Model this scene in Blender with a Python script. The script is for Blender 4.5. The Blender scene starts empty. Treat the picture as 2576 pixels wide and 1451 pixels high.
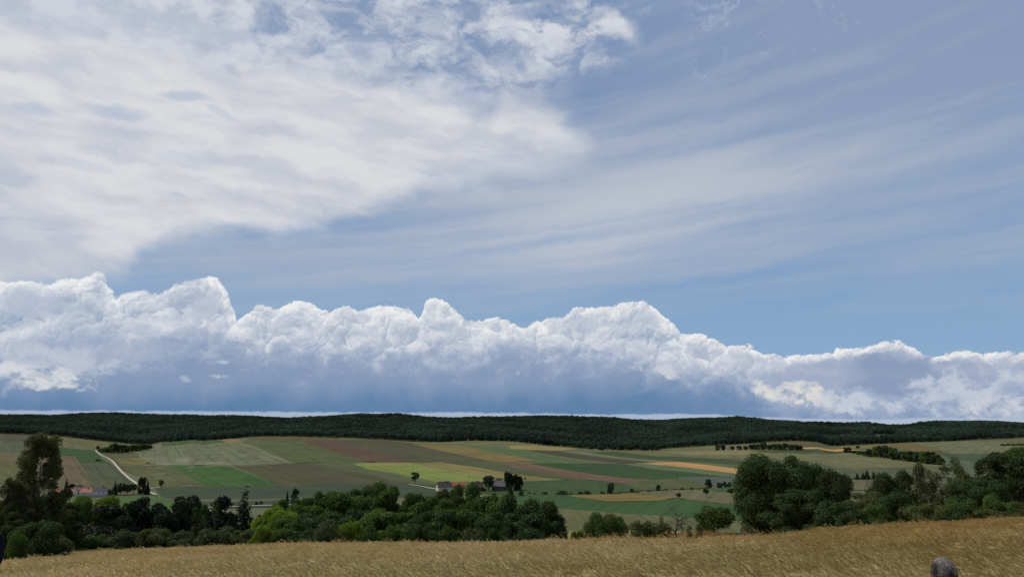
import bpy, bmesh, math, random
from mathutils import Vector, Matrix, noise as mnoise

SC = bpy.context.scene
COL = SC.collection
R = math.radians
W0, H0, FPX = 2576.0, 1451.0, 2003.0       # photograph measured on a 2576 px wide copy, focal length in those pixels
PITCH, ROLL = R(9.2), R(-0.46)

def lin1(c):
    c = c / 255.0
    return c / 12.92 if c <= 0.04045 else ((c + 0.055) / 1.055) ** 2.4
def C(r, g, b, k=1.0):
    return (lin1(r) * k, lin1(g) * k, lin1(b) * k, 1.0)

# ---- camera
cam = bpy.data.cameras.new('camera')
cam_ob = bpy.data.objects.new('camera', cam)
COL.objects.link(cam_ob)
cam.sensor_width = 36.0
cam.lens = 36.0 * FPX / W0
cam.clip_start = 0.1
cam.clip_end = 40000.0
CAMROT = Matrix.Rotation(R(90) + PITCH, 3, 'X') @ Matrix.Rotation(ROLL, 3, 'Z')
cam_ob.rotation_euler = CAMROT.to_euler()
SC.camera = cam_ob

def ray(px, py):
    v = Vector(((px - W0 / 2) / FPX, -(py - H0 / 2) / FPX, -1.0))
    return (CAMROT @ v).normalized()
def azel(px, py):
    d = ray(px, py)
    return math.degrees(math.atan2(d.x, d.y)), math.degrees(math.asin(d.z))

# ---- sun direction (towards the sun): high, to the left and a little ahead
SUN_EL, SUN_AZ = 56.0, -68.0      # azimuth measured from +Y, negative = left
SUN_DIR = Vector((math.sin(R(SUN_AZ)) * math.cos(R(SUN_EL)), math.cos(R(SUN_AZ)) * math.cos(R(SUN_EL)), math.sin(R(SUN_EL))))

# ---- small expression layer over shader nodes
class X:
    __slots__ = ('s', 't')
    def __init__(self, t, s): self.t, self.s = t, s
    def _m(self, op, *a, clamp=False):
        n = self.t.nodes.new('ShaderNodeMath'); n.operation = op; n.use_clamp = clamp
        for i, v in enumerate((self,) + a):
            put(self.t, n.inputs[i], v)
        return X(self.t, n.outputs[0])
    def __add__(self, o): return self._m('ADD', o)
    __radd__ = __add__
    def __sub__(self, o): return self._m('SUBTRACT', o)
    def __rsub__(self, o): return self._m('MULTIPLY_ADD', -1.0, o)
    def __mul__(self, o): return self._m('MULTIPLY', o)
    __rmul__ = __mul__
    def __truediv__(self, o): return self._m('DIVIDE', o)
    def clamp(self): return self._m('ADD', 0.0, clamp=True)
    def pow(self, o): return self._m('POWER', o)
    def abs(self): return self._m('ABSOLUTE')
    def min(self, o): return self._m('MINIMUM', o)
    def max(self, o): return self._m('MAXIMUM', o)
    def smin(self, o, k): return self._m('SMOOTH_MIN', o, k)
    def smax(self, o, k): return self._m('SMOOTH_MAX', o, k)
def put(t, inp, v):
    if isinstance(v, X): t.links.new(v.s, inp)
    else: inp.default_value = v
def sstep(x, a, b, lo=0.0, hi=1.0, kind='SMOOTHSTEP'):
    n = x.t.nodes.new('ShaderNodeMapRange'); n.interpolation_type = kind
    put(x.t, n.inputs['Value'], x)
    for k, v in zip(('From Min', 'From Max', 'To Min', 'To Max'), (a, b, lo, hi)): put(x.t, n.inputs[k], v)
    return X(x.t, n.outputs[0])
def lstep(x, a, b, lo=0.0, hi=1.0): return sstep(x, a, b, lo, hi, 'LINEAR')
def vec(t, x, y, z=0.0):
    n = t.nodes.new('ShaderNodeCombineXYZ')
    for i, v in enumerate((x, y, z)): put(t, n.inputs[i], v)
    return X(t, n.outputs[0])
def sep(v):
    n = v.t.nodes.new('ShaderNodeSeparateXYZ'); put(v.t, n.inputs[0], v)
    return [X(v.t, o) for o in n.outputs]
def vadd(a, b):
    n = a.t.nodes.new('ShaderNodeVectorMath'); n.operation = 'ADD'
    put(a.t, n.inputs[0], a); put(a.t, n.inputs[1], b); return X(a.t, n.outputs[0])
def vscale(a, k):
    n = a.t.nodes.new('ShaderNodeVectorMath'); n.operation = 'SCALE'
    put(a.t, n.inputs[0], a); put(a.t, n.inputs['Scale'], k); return X(a.t, n.outputs[0])
def vmul(a, b):
    n = a.t.nodes.new('ShaderNodeVectorMath'); n.operation = 'MULTIPLY'
    put(a.t, n.inputs[0], a); put(a.t, n.inputs[1], b); return X(a.t, n.outputs[0])
def noise(v, scale, detail=4.0, rough=0.55, dist=0.0, color=False):
    n = v.t.nodes.new('ShaderNodeTexNoise'); n.noise_dimensions = '3D'
    put(v.t, n.inputs['Vector'], v); put(v.t, n.inputs['Scale'], scale); put(v.t, n.inputs['Detail'], detail)
    put(v.t, n.inputs['Roughness'], rough); put(v.t, n.inputs['Distortion'], dist)
    return X(v.t, n.outputs['Color' if color else 'Fac'])
def voro(v, scale, detail=0.0, rough=0.5, smooth=None, dims='3D', lac=2.0):
    n = v.t.nodes.new('ShaderNodeTexVoronoi'); n.voronoi_dimensions = dims
    n.feature = 'F1' if smooth is None else 'SMOOTH_F1'; n.normalize = False
    put(v.t, n.inputs['Vector'], v); put(v.t, n.inputs['Scale'], scale)
    put(v.t, n.inputs['Detail'], detail); put(v.t, n.inputs['Roughness'], rough); put(v.t, n.inputs['Lacunarity'], lac)
    if smooth is not None: put(v.t, n.inputs['Smoothness'], smooth)
    return X(v.t, n.outputs['Distance'])
def mixc(t, f, a, b):
    n = t.nodes.new('ShaderNodeMix'); n.data_type = 'RGBA'
    put(t, n.inputs[0], f); put(t, n.inputs[6], a); put(t, n.inputs[7], b)
    return X(t, n.outputs[2])
def curve(x, pts, lo, hi, olo, ohi):
    """piecewise curve through pts (x, y); x range lo..hi, y range olo..ohi"""
    xn = lstep(x, lo, hi)
    n = x.t.nodes.new('ShaderNodeFloatCurve'); put(x.t, n.inputs['Value'], xn)
    m = n.mapping; m.extend = 'HORIZONTAL'; cv = m.curves[0]
    P = sorted(((a - lo) / (hi - lo), (b - olo) / (ohi - olo)) for a, b in pts)
    cv.points[0].location = P[0]; cv.points[1].location = P[-1]
    for p in P[1:-1]: cv.points.new(*p)
    m.update()
    return lstep(X(x.t, n.outputs[0]), 0.0, 1.0, olo, ohi)
# ============================================================ SKY
world = bpy.data.worlds.new('World'); SC.world = world
world.use_nodes = True
wt = world.node_tree; wt.nodes.clear()
SKY_K = 0.1
def build_sky():
    t = wt
    vec0 = vec
    def vec2(t_, x, y, z=0.0):
        return vec0(t_, x + z * 13.7 if z else x, y + z * 7.3 if z else y)
    def noise2(v, scale, detail=4.0, rough=0.55, dist=0.0, color=False):
        r = noise(v, scale, detail, rough, dist, color)
        r.s.node.noise_dimensions = '2D'
        return r
    out = t.nodes.new('ShaderNodeOutputWorld'); bg = t.nodes.new('ShaderNodeBackground')
    bg.inputs['Strength'].default_value = SKY_K
    t.links.new(bg.outputs[0], out.inputs[0])
    sky = t.nodes.new('ShaderNodeTexSky'); sky.sky_type = 'NISHITA'; sky.sun_disc = False
    sky.sun_elevation = R(SUN_EL); sky.sun_rotation = R(SUN_AZ)
    sky.altitude = 300; sky.air_density = 1.0; sky.dust_density = 0.2; sky.ozone_density = 2.0
    tc = t.nodes.new('ShaderNodeTexCoord')
    D = X(t, tc.outputs['Generated'])
    dx, dy, dz = sep(D)
    n = t.nodes.new('ShaderNodeMath'); n.operation = 'ARCTAN2'; put(t, n.inputs[0], dx); put(t, n.inputs[1], dy)
    az = X(t, n.outputs[0]) * (180 / math.pi)
    el = dz._m('ARCSINE') * (180 / math.pi)
    def cc(r, g, b): return C(r, g, b, 1.0 / SKY_K)
    def cpts(pts): return [azel(*p) for p in pts]
    def ecurve(pts, olo=-4, ohi=34): return curve(az, cpts(pts), -36, 36, olo, ohi)
    P = vec2(t, az, el)
    # clear air, kept in the blue of the photograph
    base = mixc(t, lstep(el, 2.0, 22.0), cc(121, 163, 204), cc(114, 141, 180))
    base = mixc(t, 0.82, X(t, sky.outputs[0]), base)
    # shared noises
    wn = noise2(P, 0.30, 5.0, 0.6, color=True)                        # domain warp
    wx, wy, wz = sep(wn)
    wx = wx - 0.5; wy = wy - 0.5
    # ---- thin high veil on the right: long soft streaks rising gently to the right, fanning out of the horizon
    sx = az * 0.035 + el * 0.012 + wx * 0.2
    sy = el / (az * 0.0085 + 1.0).max(0.55) * 1.1
    S = vec2(t, sx, sy * 0.36 + wy * 0.35)
    s1 = noise2(S, 1.0, 4.0, 0.5)
    S2 = vec2(t, az * 0.07 + 7.0, sy * 0.95 + wy * 0.7)
    s2 = noise2(S2, 1.0, 4.0, 0.5)
    ex = (az - azel(1560, 530)[0]) / 15.0; ey = (el - azel(1560, 545)[1] - (az - azel(1560, 530)[0]) * 0.17) / 4.0
    spot = (ex * ex + ey * ey) * -1.0
    spot = spot._m('EXPONENT')
    broad = sstep(el, 3.5, 11.0) * sstep(el, 27.0, 17.0, 0.62, 1.0)
    va = ((s1 - 0.42) * 1.1 + (s2 - 0.5) * 0.38 + spot * 0.30 + 0.36) * broad + (s2 - 0.46) * 0.30
    va = va.max(0.10 + sstep(az, 2.0, 22.0) * sstep(el, 8.0, 16.0) * 0.26).min(0.80)
    col = mixc(t, va, base, mixc(t, spot, cc(168, 179, 196), cc(200, 203, 211)))
    # curly wisps in the upper right
    Q = vec2(t, az * 0.20 + wx * 2.6, el * 0.50 + wy * 2.6, 3.3)
    q = noise2(Q, 1.0, 7.0, 0.62, 0.8)
    qm = sstep(az, azel(1700, 80)[0], azel(1800, 80)[0]) * sstep(az, azel(2230, 80)[0], azel(2050, 80)[0]) * sstep(el, azel(1900, 230)[1], azel(1900, 120)[1])
    col = mixc(t, sstep(q, 0.50, 0.72) * qm * 0.50, col, cc(190, 200, 216))
    # faint haze over the whole right
    # ---- broken cloudlets along the top
    Q = vec2(t, az * 0.62 + wx * 1.8, el * 1.25 + wy * 1.8, 9.1)
    a1 = noise2(Q, 0.55, 8.0, 0.62, 0.25)
    amt = ecurve([(0, 0), (500, 5), (760, 20), (1000, 40), (1290, 60), (1600, 90), (1660, 120), (1800, 200), (2576, 200)], -4, 34)
    low = ecurve([(0, 330), (700, 330), (1000, 300), (1250, 260), (1400, 200), (1580, 150), (1630, 118), (1800, 90), (2576, 60)], -4, 34)
    zone = sstep(el - low + (wx * 3.0), -0.8, 1.2)
    lf = curve(az, [(azel(0, 90)[0], 0.40), (azel(400, 90)[0], 0.33), (azel(640, 90)[0], 0.13), (azel(900, 90)[0], 0.02), (azel(1290, 90)[0], 0.03), (azel(1500, 90)[0], -0.02), (azel(1640, 90)[0], -0.22), (azel(1800, 90)[0], -0.5), (azel(2500, 90)[0], -0.7)], -36, 36, -1, 1)
    aa = sstep(a1 + lf, 0.36, 0.72) * zone
    tone = noise2(vec2(t, az, el * 1.6, 4.0), 0.35, 4.0, 0.6)
    col = mixc(t, aa * 0.88, col, mixc(t, sstep(tone, 0.35, 0.65), cc(186, 193, 208), cc(214, 217, 224)))
    # bright streak ending in a wisp
    st = ecurve([(1000, 100), (1200, 60), (1280, 62), (1400, 78), (1480, 80), (1540, 60), (1600, 74), (1700, 110)], -4, 34)
    fd = (el - st + wy * 1.6)
    fm = sstep(fd, 0.75, 0.05) * sstep(fd, -1.5, -0.1) * sstep(az, azel(1180, 80)[0], azel(1330, 80)[0]) * sstep(az + wx * 2.0, azel(1625, 80)[0], azel(1560, 80)[0])
    col = mixc(t, fm * sstep(a1, 0.30, 0.52) * 0.85, col, cc(216, 218, 224))
    # ---- the big white sheet on the left
    U = ecurve([(-200, 60), (100, 80), (330, 118), (600, 160), (800, 180), (1000, 214), (1120, 243), (1180, 276), (1235, 292), (1275, 226), (1340, 236), (1390, 270), (1440, 315), (1500, 375), (1700, 520), (2576, 800)])
    L = ecurve([(-200, 720), (0, 708), (180, 690), (300, 668), (370, 625), (420, 592), (540, 570), (690, 580), (760, 558), (900, 530), (1000, 500), (1100, 470), (1220, 448), (1330, 432), (1400, 412), (1450, 392), (1510, 360), (1700, 270), (2576, 100)])
    fo_v = noise2(vec2(t, az * 0.16 + wx * 0.6, el * 0.45 + wy * 0.7, 16.0), 1.0, 4.0, 0.5)
    edge = noise2(vec2(t, az * 0.5 + wx, el * 0.75 + wy, 1.0), 0.8, 5.0, 0.52)
    ew = (edge - 0.5) * 2.0
    du = U - el + ew; dl = el - L + ew * 0.8
    fe = sstep(az, azel(850, 300)[0], azel(1400, 300)[0])
    m = sstep(du, -1.1, fe * 0.8 + 1.0) * sstep(dl, fe * -1.8 - 0.75, fe * 3.0 + 0.85)
    veil = sstep(du, -3.6, -0.3) * sstep(dl, -2.0, 0.5) * sstep(az, azel(1680, 200)[0], azel(1180, 200)[0]) * sstep(fo_v, 0.30, 0.62)
    col = mixc(t, veil * 0.50, col, cc(196, 203, 216))
    # inside tone: long soft folds
    fo = noise2(vec2(t, az * 0.11 + wx * 0.5, (el + az * 0.16) * 0.50 + wy * 0.8, 6.0), 1.0, 4.0, 0.5)
    fo2 = noise2(vec2(t, az * 0.20 + wx * 0.6, (el - az * 0.02) * 0.85 + wy * 0.8, 2.0), 1.0, 4.0, 0.48)
    f = fo * 0.62 + fo2 * 0.38
    sheet = mixc(t, sstep(f, 0.34, 0.64), cc(196, 200, 210), cc(220, 221, 224))
    thin = sstep(fo2 * 0.6 + fo * 0.4, 0.44, 0.30) * sstep(az, azel(900, 300)[0], azel(300, 300)[0])     # blue showing through the thin places
    gl = sstep(el, azel(200, 560)[1], azel(200, 630)[1]) * sstep(az, azel(520, 600)[0], azel(260, 600)[0])
    sheet = mixc(t, gl * sstep(fo2, 0.35, 0.6) * 0.35, sheet, cc(165, 176, 194))
    col = mixc(t, m * (0.95 - thin * 0.35), col, sheet)
    def blue_gap(col, px, py, wpx, hpx, tilt, k):
        a0, e0 = azel(px, py)
        xx = (az + wx * 1.5 - a0) / (wpx / 35.0); yy = (el + wy * 1.2 - e0 - (az - a0) * tilt) / (hpx / 35.0)
        r = 1.0 - (xx * xx + yy * yy) + (fo2 - 0.5) * 2.0
        return mixc(t, sstep(r, -0.2, 1.0) * k, col, cc(164, 180, 206))
    for q in ((470, 240, 60, 14, 0.1, 0.55), (295, 285, 80, 18, 0.05, 0.55), (85, 275, 55, 14, 0.1, 0.45), (560, 285, 50, 10, -0.35, 0.35), (500, 400, 120, 26, 0.1, 0.22), (200, 415, 90, 14, -0.1, 0.25)):
        col = blue_gap(col, *q)
    # ---- cumulus bank: rows of heaps, nearest row last; each row has its own upper outline
    Lx, Ly = -0.55, 0.83                   # light comes from the upper left
    def dome(ax, ey_, k):
        d = voro(vec0(t, ax, ey_), k, 0.0, 0.5, None, '2D')
        return 1.0 - d * d
    w2 = noise2(vec2(t, az, el, 5.5), 0.55, 2.0, 0.5, color=True)
    ux, uy, uz = sep(w2)
    w3 = noise2(vec2(t, az, el, 9.5), 2.2, 2.0, 0.5, color=True)
    vx, vy, vz = sep(w3)
    bx = az + (ux - 0.5) * 2.2 + (vx - 0.5) * 0.5; by = el + (uy - 0.5) * 1.6 + (vy - 0.5) * 0.5
    def octv(k, off, e):
        a = dome(bx + off, by + off * 0.7, k)
        b = dome(bx + off + Lx * e, by + off * 0.7 + Ly * e, k)
        return a, (a - b) / e
    A0, A1 = octv(0.42, 0.0, 0.30)
    B0, B1 = octv(1.00, 31.0, 0.14)
    C0, C1 = octv(2.30, 57.0, 0.06)
    D0, D1 = octv(5.2, 83.0, 0.03)
    bs = A0 * 0.36 + B0 * 0.32 + C0 * 0.20 + D0 * 0.12
    lit = A1 * 0.60 + B1 * 0.24 + C1 * 0.075 + D1 * 0.012      # >0 on the sides that look to the light
    soft = noise2(vec2(t, az * 0.8 + wx * 2.0, el * 1.2 + wy * 2.0, 8.0), 0.7, 6.0, 0.6)
    soft2 = noise2(vec2(t, az * 0.36 + wx * 1.2, el * 0.60 + wy * 1.2, 21.0), 1.0, 3.0, 0.5)
    greyer = sstep(az, azel(1780, 900)[0], azel(1980, 900)[0], 0.0, 0.95) * sstep(soft2, 0.66, 0.42, 0.45, 1.0)
    def row(col, outline, amp, hard, bright, dark, depth, lift=0.0, amount=1.0, litk=1.0, base_soft=None):
        top = ecurve(outline)
        h = top - el + (bs - 0.70) * amp + lift
        msk = sstep(h, -hard * 0.5, hard) if hard > 0 else sstep(h, -0.03, 0.08)
        dep = sstep(h + (soft - 0.5) * depth * 0.9, 0.0, depth)       # 0 at the top edge, 1 well below it
        sh = (lit * litk * 1.25 + 0.64 + (soft - 0.5) * 0.7).clamp()
        inner = sstep(h + (bs - 0.7) * 1.2, 0.12, 0.9) * sstep(soft2, 0.42, 0.60)
        br = mixc(t, inner * 0.62, bright, cc(184, 193, 210))
        br = mixc(t, greyer * sstep(h, 0.15, 0.8), br, cc(166, 177, 200))
        topc = mixc(t, sh, mixc(t, 0.30, cc(158, 172, 194), br), br)
        lowc = mixc(t, sh, dark, mixc(t, 0.42, dark, br))
        rc = mixc(t, dep, topc, lowc)
        a = msk
        if base_soft is not None: a = a * base_soft
        return mixc(t, a * amount, col, rc)
    W_ = cc(240, 240, 240); G_ = cc(146, 165, 191); G2 = cc(134, 157, 190); WG = cc(204, 208, 216)
    blank = 1500
    col = row(col, [(-100, 720), (0, 712), (70, 708), (110, 716), (160, 700), (205, 704), (232, 690), (268, 694), (278, 728), (272, 758), (290, 745), (350, 735), (400, 742), (450, 716), (490, 706), (530, 694), (548, 700), (556, 722), (578, 740), (587, 775), (584, 812), (600, 840), (660, 870), (800, 980), (900, 1100), (2576, 1200)],
              0.85, 0.16, W_, G_, 2.6, amount=0.97)
    col = row(col, [(-100, 1100), (500, 1100), (560, 860), (590, 815), (620, 795), (660, 772), (690, 778), (712, 770), (745, 762), (790, 768), (806, 782), (830, 786), (870, 776), (905, 784), (940, 772), (965, 766), (1000, 776), (1040, 784), (1055, 806), (1064, 830), (1063, 790), (1066, 764), (1085, 750), (1110, 754), (1140, 778), (1165, 800), (1200, 806), (1240, 804), (1270, 808), (1300, 824), (1320, 832), (1345, 812), (1390, 806), (1430, 798), (1440, 780), (1470, 772), (1500, 780), (1530, 776), (1560, 768), (1590, 764), (1612, 758), (1640, 768), (1660, 790), (1690, 815), (1725, 845), (1760, 842), (1800, 860), (1840, 875), (1880, 872), (1930, 888), (2000, 896), (2060, 886), (2110, 878), (2170, 880), (2230, 862), (2260, 860), (2300, 880), (2330, 898), (2380, 890), (2430, 884), (2500, 888), (2560, 892), (2620, 890)],
              0.95, 0.09, W_, G_, 3.0)
    col = row(col, [(-100, 850), (60, 826), (140, 800), (200, 798), (260, 806), (320, 794), (380, 800), (440, 812), (500, 790), (540, 785), (590, 830), (640, 850), (720, 840), (790, 826), (860, 850), (950, 842), (1040, 850), (1100, 835), (1180, 842), (1260, 838), (1340, 850), (1450, 842), (1540, 850), (1620, 860), (1700, 880), (1780, 892), (1900, 918), (2050, 925), (2200, 940), (2350, 930), (2576, 930)],
              1.1, 0.5, cc(222, 224, 229), cc(146, 165, 194), 2.2, amount=0.86)
    # ragged underside fading into the blue rain shade below
    und = ecurve([(-100, 960), (200, 930), (400, 905), (600, 900), (760, 912), (900, 920), (1100, 928), (1300, 918), (1500, 925), (1660, 945), (1800, 962), (1900, 1010), (2000, 1060), (2300, 1065), (2700, 1075)])
    ub = und - el + (bs - 0.5) * 2.0 + (soft - 0.5) * 3.4
    uf = sstep(ub + (soft2 - 0.5) * 2.4, -1.3, 1.7)
    rain = mixc(t, sstep(el + (noise2(vec2(t, az * 0.25, el * 0.15, 3.0), 1.0, 4.0, 0.55) - 0.5) * 2.6, azel(1288, 1030)[1], azel(1288, 950)[1]), cc(88, 125, 166), cc(130, 151, 182))
    rain = mixc(t, sstep(az, azel(1500, 950)[0], azel(2200, 950)[0]) * 0.6, rain, cc(130, 152, 186))
    col = mixc(t, uf * 0.93, col, rain)
    # heavier flat-based shade inside the right hand heaps
    def shade(col, px, py, wpx, hpx, c_, k):
        a0, e0 = azel(px, py); xx = (az + wx * 2.0 - a0) / (wpx / 35.0); yy = (el + wy * 1.5 - e0) / (hpx / 35.0)
        r = 1.0 - (xx * xx + yy * yy) + (bs - 0.7) * 1.2 + (soft - 0.5) * 1.2
        return mixc(t, sstep(r, -0.1, 0.8) * k, col, c_)
    col = shade(col, 2240, 945, 120, 48, cc(136, 154, 185), 0.92)
    col = shade(col, 2430, 950, 60, 40, cc(150, 165, 192), 0.8)
    col = shade(col, 2060, 945, 110, 40, cc(156, 170, 195), 0.75)
    col = shade(col, 250, 880, 190, 26, cc(166, 178, 199), 0.55)
    col = shade(col, 90, 770, 60, 30, cc(180, 190, 208), 0.7)
    col = shade(col, 505, 765, 45, 40, cc(182, 191, 208), 0.65)
    # scraps of sunlit cloud low down
    def scrap(col, px, py, wpx, hpx, tilt, c_, k, seed, th=0.5):
        a0, e0 = azel(px, py)
        xx = (az - a0) / (wpx / 35.0); yy = (el - e0 - (az - a0) * tilt) / (hpx / 35.0)
        r = 1.0 - (xx * xx + yy * yy)
        nn = noise2(vec2(t, az * 0.9 + seed + wx * 1.5, el * 1.3 + wy * 1.5, seed), 0.9, 6.0, 0.62)
        return mixc(t, sstep(r * 0.8 + (nn - 0.5) * 2.6 + (bs - 0.7) * 0.8, th - 0.25, th + 0.55) * sstep(r, -0.9, 0.2) * k, col, c_)
    cream = cc(219, 218, 214); pale = cc(196, 203, 216)
    col = scrap(col, 60, 945, 150, 30, -0.10, cc(214, 216, 220), 0.92, 1.0, 0.36)
    col = scrap(col, 130, 900, 170, 34, -0.12, cc(190, 198, 212), 0.75, 11.0, 0.42)
    col = scrap(col, 1935, 985, 50, 26, -0.3, cream, 0.95, 2.0, 0.40)
    col = scrap(col, 2030, 995, 105, 36, -0.25, cream, 0.95, 3.0, 0.42)
    col = scrap(col, 2150, 1015, 130, 34, -0.15, pale, 0.9, 4.0, 0.45)
    col = scrap(col, 2400, 990, 150, 60, 0.1, pale, 0.85, 5.0, 0.5)
    col = scrap(col, 2520, 1030, 120, 34, 0.0, cc(205, 209, 217), 0.9, 6.0, 0.45)
    col = scrap(col, 1660, 930, 75, 22, -0.2, cc(206, 210, 218), 0.85, 7.0, 0.45)
    col = scrap(col, 560, 911, 26, 7, 0.0, cc(188, 198, 214), 0.8, 8.0, 0.55)
    col = scrap(col, 545, 946, 36, 7, 0.03, cc(184, 195, 213), 0.8, 9.0, 0.55)
    col = scrap(col, 462, 950, 18, 9, -0.3, cc(180, 192, 212), 0.6, 10.0, 0.55)
    col = scrap(col, 1303, 938, 8, 8, 0.0, cc(200, 208, 220), 0.35, 12.0, 0.6)
    # bright gap under the bank, just above the hills
    gp = ecurve([(-100, 1029), (300, 1031), (600, 1033), (900, 1035), (1240, 1036), (1500, 1040), (1780, 1040), (1900, 1046), (2100, 1052), (2300, 1050), (2576, 1048)])
    g = gp - el + (noise2(vec2(t, az * 1.2, el * 2.0, 7.0), 0.9, 5.0, 0.65) - 0.5) * 0.28
    col = mixc(t, sstep(g, -0.03, 0.12) * 0.95, col, mixc(t, lstep(el, -0.6, 0.5), cc(176, 189, 207), cc(166, 181, 202)))
    put(t, bg.inputs['Color'], col)
build_sky()
world.cycles.sampling_method = 'MANUAL'
world.cycles.sample_map_resolution = 512
sun = bpy.data.lights.new('sun', 'SUN'); sun.energy = 3.1; sun.angle = R(0.53); sun.color = (1.0, 0.955, 0.88)
sun_ob = bpy.data.objects.new('sun', sun); COL.objects.link(sun_ob)
sun_ob.rotation_euler = SUN_DIR.to_track_quat('Z', 'Y').to_euler()
sun_ob.location = SUN_DIR * 200
SC.view_settings.view_transform = 'Standard'; SC.view_settings.look = 'None'
SC.view_settings.exposure = 0.0; SC.view_settings.gamma = 1.0
# ============================================================ TERRAIN
import bisect
def us(px, py):
    d = ray(px, py); return d.x / d.y, d.z / d.y
def table(pts): 
    t_ = sorted(us(*p) for p in pts); return [a for a, b in t_], [b for a, b in t_]
def interp(tb, u):
    xs, ys = tb
    if u <= xs[0]: return ys[0]
    if u >= xs[-1]: return ys[-1]
    i = bisect.bisect_right(xs, u) - 1
    f = (u - xs[i]) / (xs[i + 1] - xs[i]); return ys[i] + (ys[i + 1] - ys[i]) * f
EDGE = table([(0, 1091), (119, 1095), (184, 1101), (254, 1109), (322, 1116), (380, 1119), (407, 1112), (429, 1112), (490, 1106), (505, 1110), (560, 1105), (597, 1103), (644, 1098), (751, 1098), (858, 1102), (950, 1106), (1033, 1111), (1104, 1112), (1195, 1108), (1288, 1110), (1380, 1120), (1460, 1127), (1564, 1131), (1656, 1131), (1686, 1127), (1803, 1120), (1901, 1115), (1932, 1112), (2008, 1109), (2055, 1112), (2091, 1122), (2116, 1121), (2208, 1117), (2293, 1113), (2391, 1110), (2576, 1101)])
SKYL = table([(0, 1045), (76, 1042), (122, 1044.5), (199, 1040), (291, 1037.5), (398, 1040.5), (490, 1042), (551, 1046), (644, 1050.5), (720, 1053.7), (797, 1049), (858, 1044.5), (904, 1042.4), (950, 1045), (996, 1042), (1073, 1047.6), (1134, 1048.5), (1288, 1047.6), (1380, 1049), (1472, 1051.5), (1533, 1049.7), (1594, 1053.7), (1656, 1055), (1702, 1052), (1824, 1048.5), (1855, 1046.6), (1901, 1049), (1932, 1054), (1978, 1057.7), (2024, 1063.8), (2116, 1064.4), (2177, 1066), (2238, 1070), (2284, 1067.5), (2315, 1061), (2376, 1058), (2453, 1059), (2576, 1064)])
BROW = table([(-40, 1400), (0, 1396), (61, 1383), (122, 1372), (214, 1366), (306, 1366), (644, 1368), (1288, 1368), (1472, 1362), (1560, 1359), (1748, 1360), (1932, 1353), (2024, 1342), (2146, 1328), (2300, 1320), (2453, 1311), (2576, 1305), (2640, 1302)])
EYE, SL, CX, TALL = 1.51, 0.124, 0.032, 0.52
def plane(x, y): return -EYE - SL * y + CX * x
def brow_y(u):
    return max(16.0, min(60.0, (EYE - TALL) / max(1e-4, -interp(BROW, u) - SL + CX * u)))
FAR_TREE = 15.0
def edge_y(u): return 2080.0 + 70.0 * math.sin(u * 9.0)
def knots(u):
    yb = brow_y(u); p = plane(u * yb, yb); s = SL - CX * u
    ye = edge_y(u); ze = interp(EDGE, u) * ye
    ysk = 3700.0 + 150.0 * math.sin(u * 5.0 + 1.0); zs = interp(SKYL, u) * ysk - FAR_TREE
    ys = [yb, yb + 12, yb + 40, 180.0, 300.0, 450.0, 620.0, 1000.0, ye, ye + 260, ysk, ysk + 900, 12000.0]
    fl = lambda y: -70.5 + (ze + 70.5) * ((y - 620.0) / (ye - 620.0)) ** 1.25
    zz = [p, p - (s + 0.10) * 12, p - (s + 0.15) * 40, -38.0, -56.5, -69.5, -70.5, fl(1000.0), ze, ze + 0.22 * (zs - ze), zs, zs - 70, -160.0]
    n = len(ys)
    h = [ys[i + 1] - ys[i] for i in range(n - 1)]
    d = [(zz[i + 1] - zz[i]) / h[i] for i in range(n - 1)]
    m = [-s] + [0.0] * (n - 1)
    for i in range(1, n - 1):
        if d[i - 1] * d[i] > 0:
            w1 = 2 * h[i] + h[i - 1]; w2 = h[i] + 2 * h[i - 1]
            m[i] = (w1 + w2) / (w1 / d[i - 1] + w2 / d[i])
    m[-1] = d[-1]
    return ys, zz, h, d, m
_kc = {}
def zfun(x, y):
    if y < 6.0:
        z = plane(x, y); u = 0
    else:
        u = max(-0.76, min(0.76, x / y)); k = round(u * 2400)
        if k not in _kc: _kc[k] = knots(k / 2400.0)
        ys, zz, h, d, m = _kc[k]
        if y <= ys[0]: z = plane(x, y)
        elif y >= ys[-1]: z = zz[-1]
        else:
            i = bisect.bisect_right(ys, y) - 1
            t_ = (y - ys[i]) / h[i]; t2 = t_ * t_; t3 = t2 * t_
            z = (2 * t3 - 3 * t2 + 1) * zz[i] + (t3 - 2 * t2 + t_) * h[i] * m[i] + (-2 * t3 + 3 * t2) * zz[i + 1] + (t3 - t2) * h[i] * m[i + 1]
            if y > ys[8]:
                w = min(1.0, (y - ys[8]) / 500.0) * max(0.0, min(1.0, (ys[10] + 300 - y) / 700.0))
                z += w * (mnoise.noise((x / 420.0, y / 300.0, 0.0)) * 22.0 + mnoise.noise((x / 170.0, y / 150.0, 3.0)) * 8.0)
    # grassy knoll behind the brow, right of the middle
    r2 = ((x - 13.6) / 5.0) ** 2 + ((y - 55.0) / 9.0) ** 2
    if r2 < 9:
        t_ = math.exp(-r2 * 0.8); z = z + (max(z, -8.75) - z) * min(1.0, t_ * 1.25)
    # slight hollow where the other walker stands
    r2 = ((x + 17.2) / 2.4) ** 2 + ((y - 26.0) / 2.6) ** 2
    if r2 < 9: z -= 0.62 * math.exp(-r2)
    # sunken footpath beside the viewpoint
    r2 = ((x - 3.2) / 2.2) ** 2 + ((y - 6.0) / 2.4) ** 2
    if r2 < 9: z -= 0.55 * math.exp(-r2 * 0.9)
    return z
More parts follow.
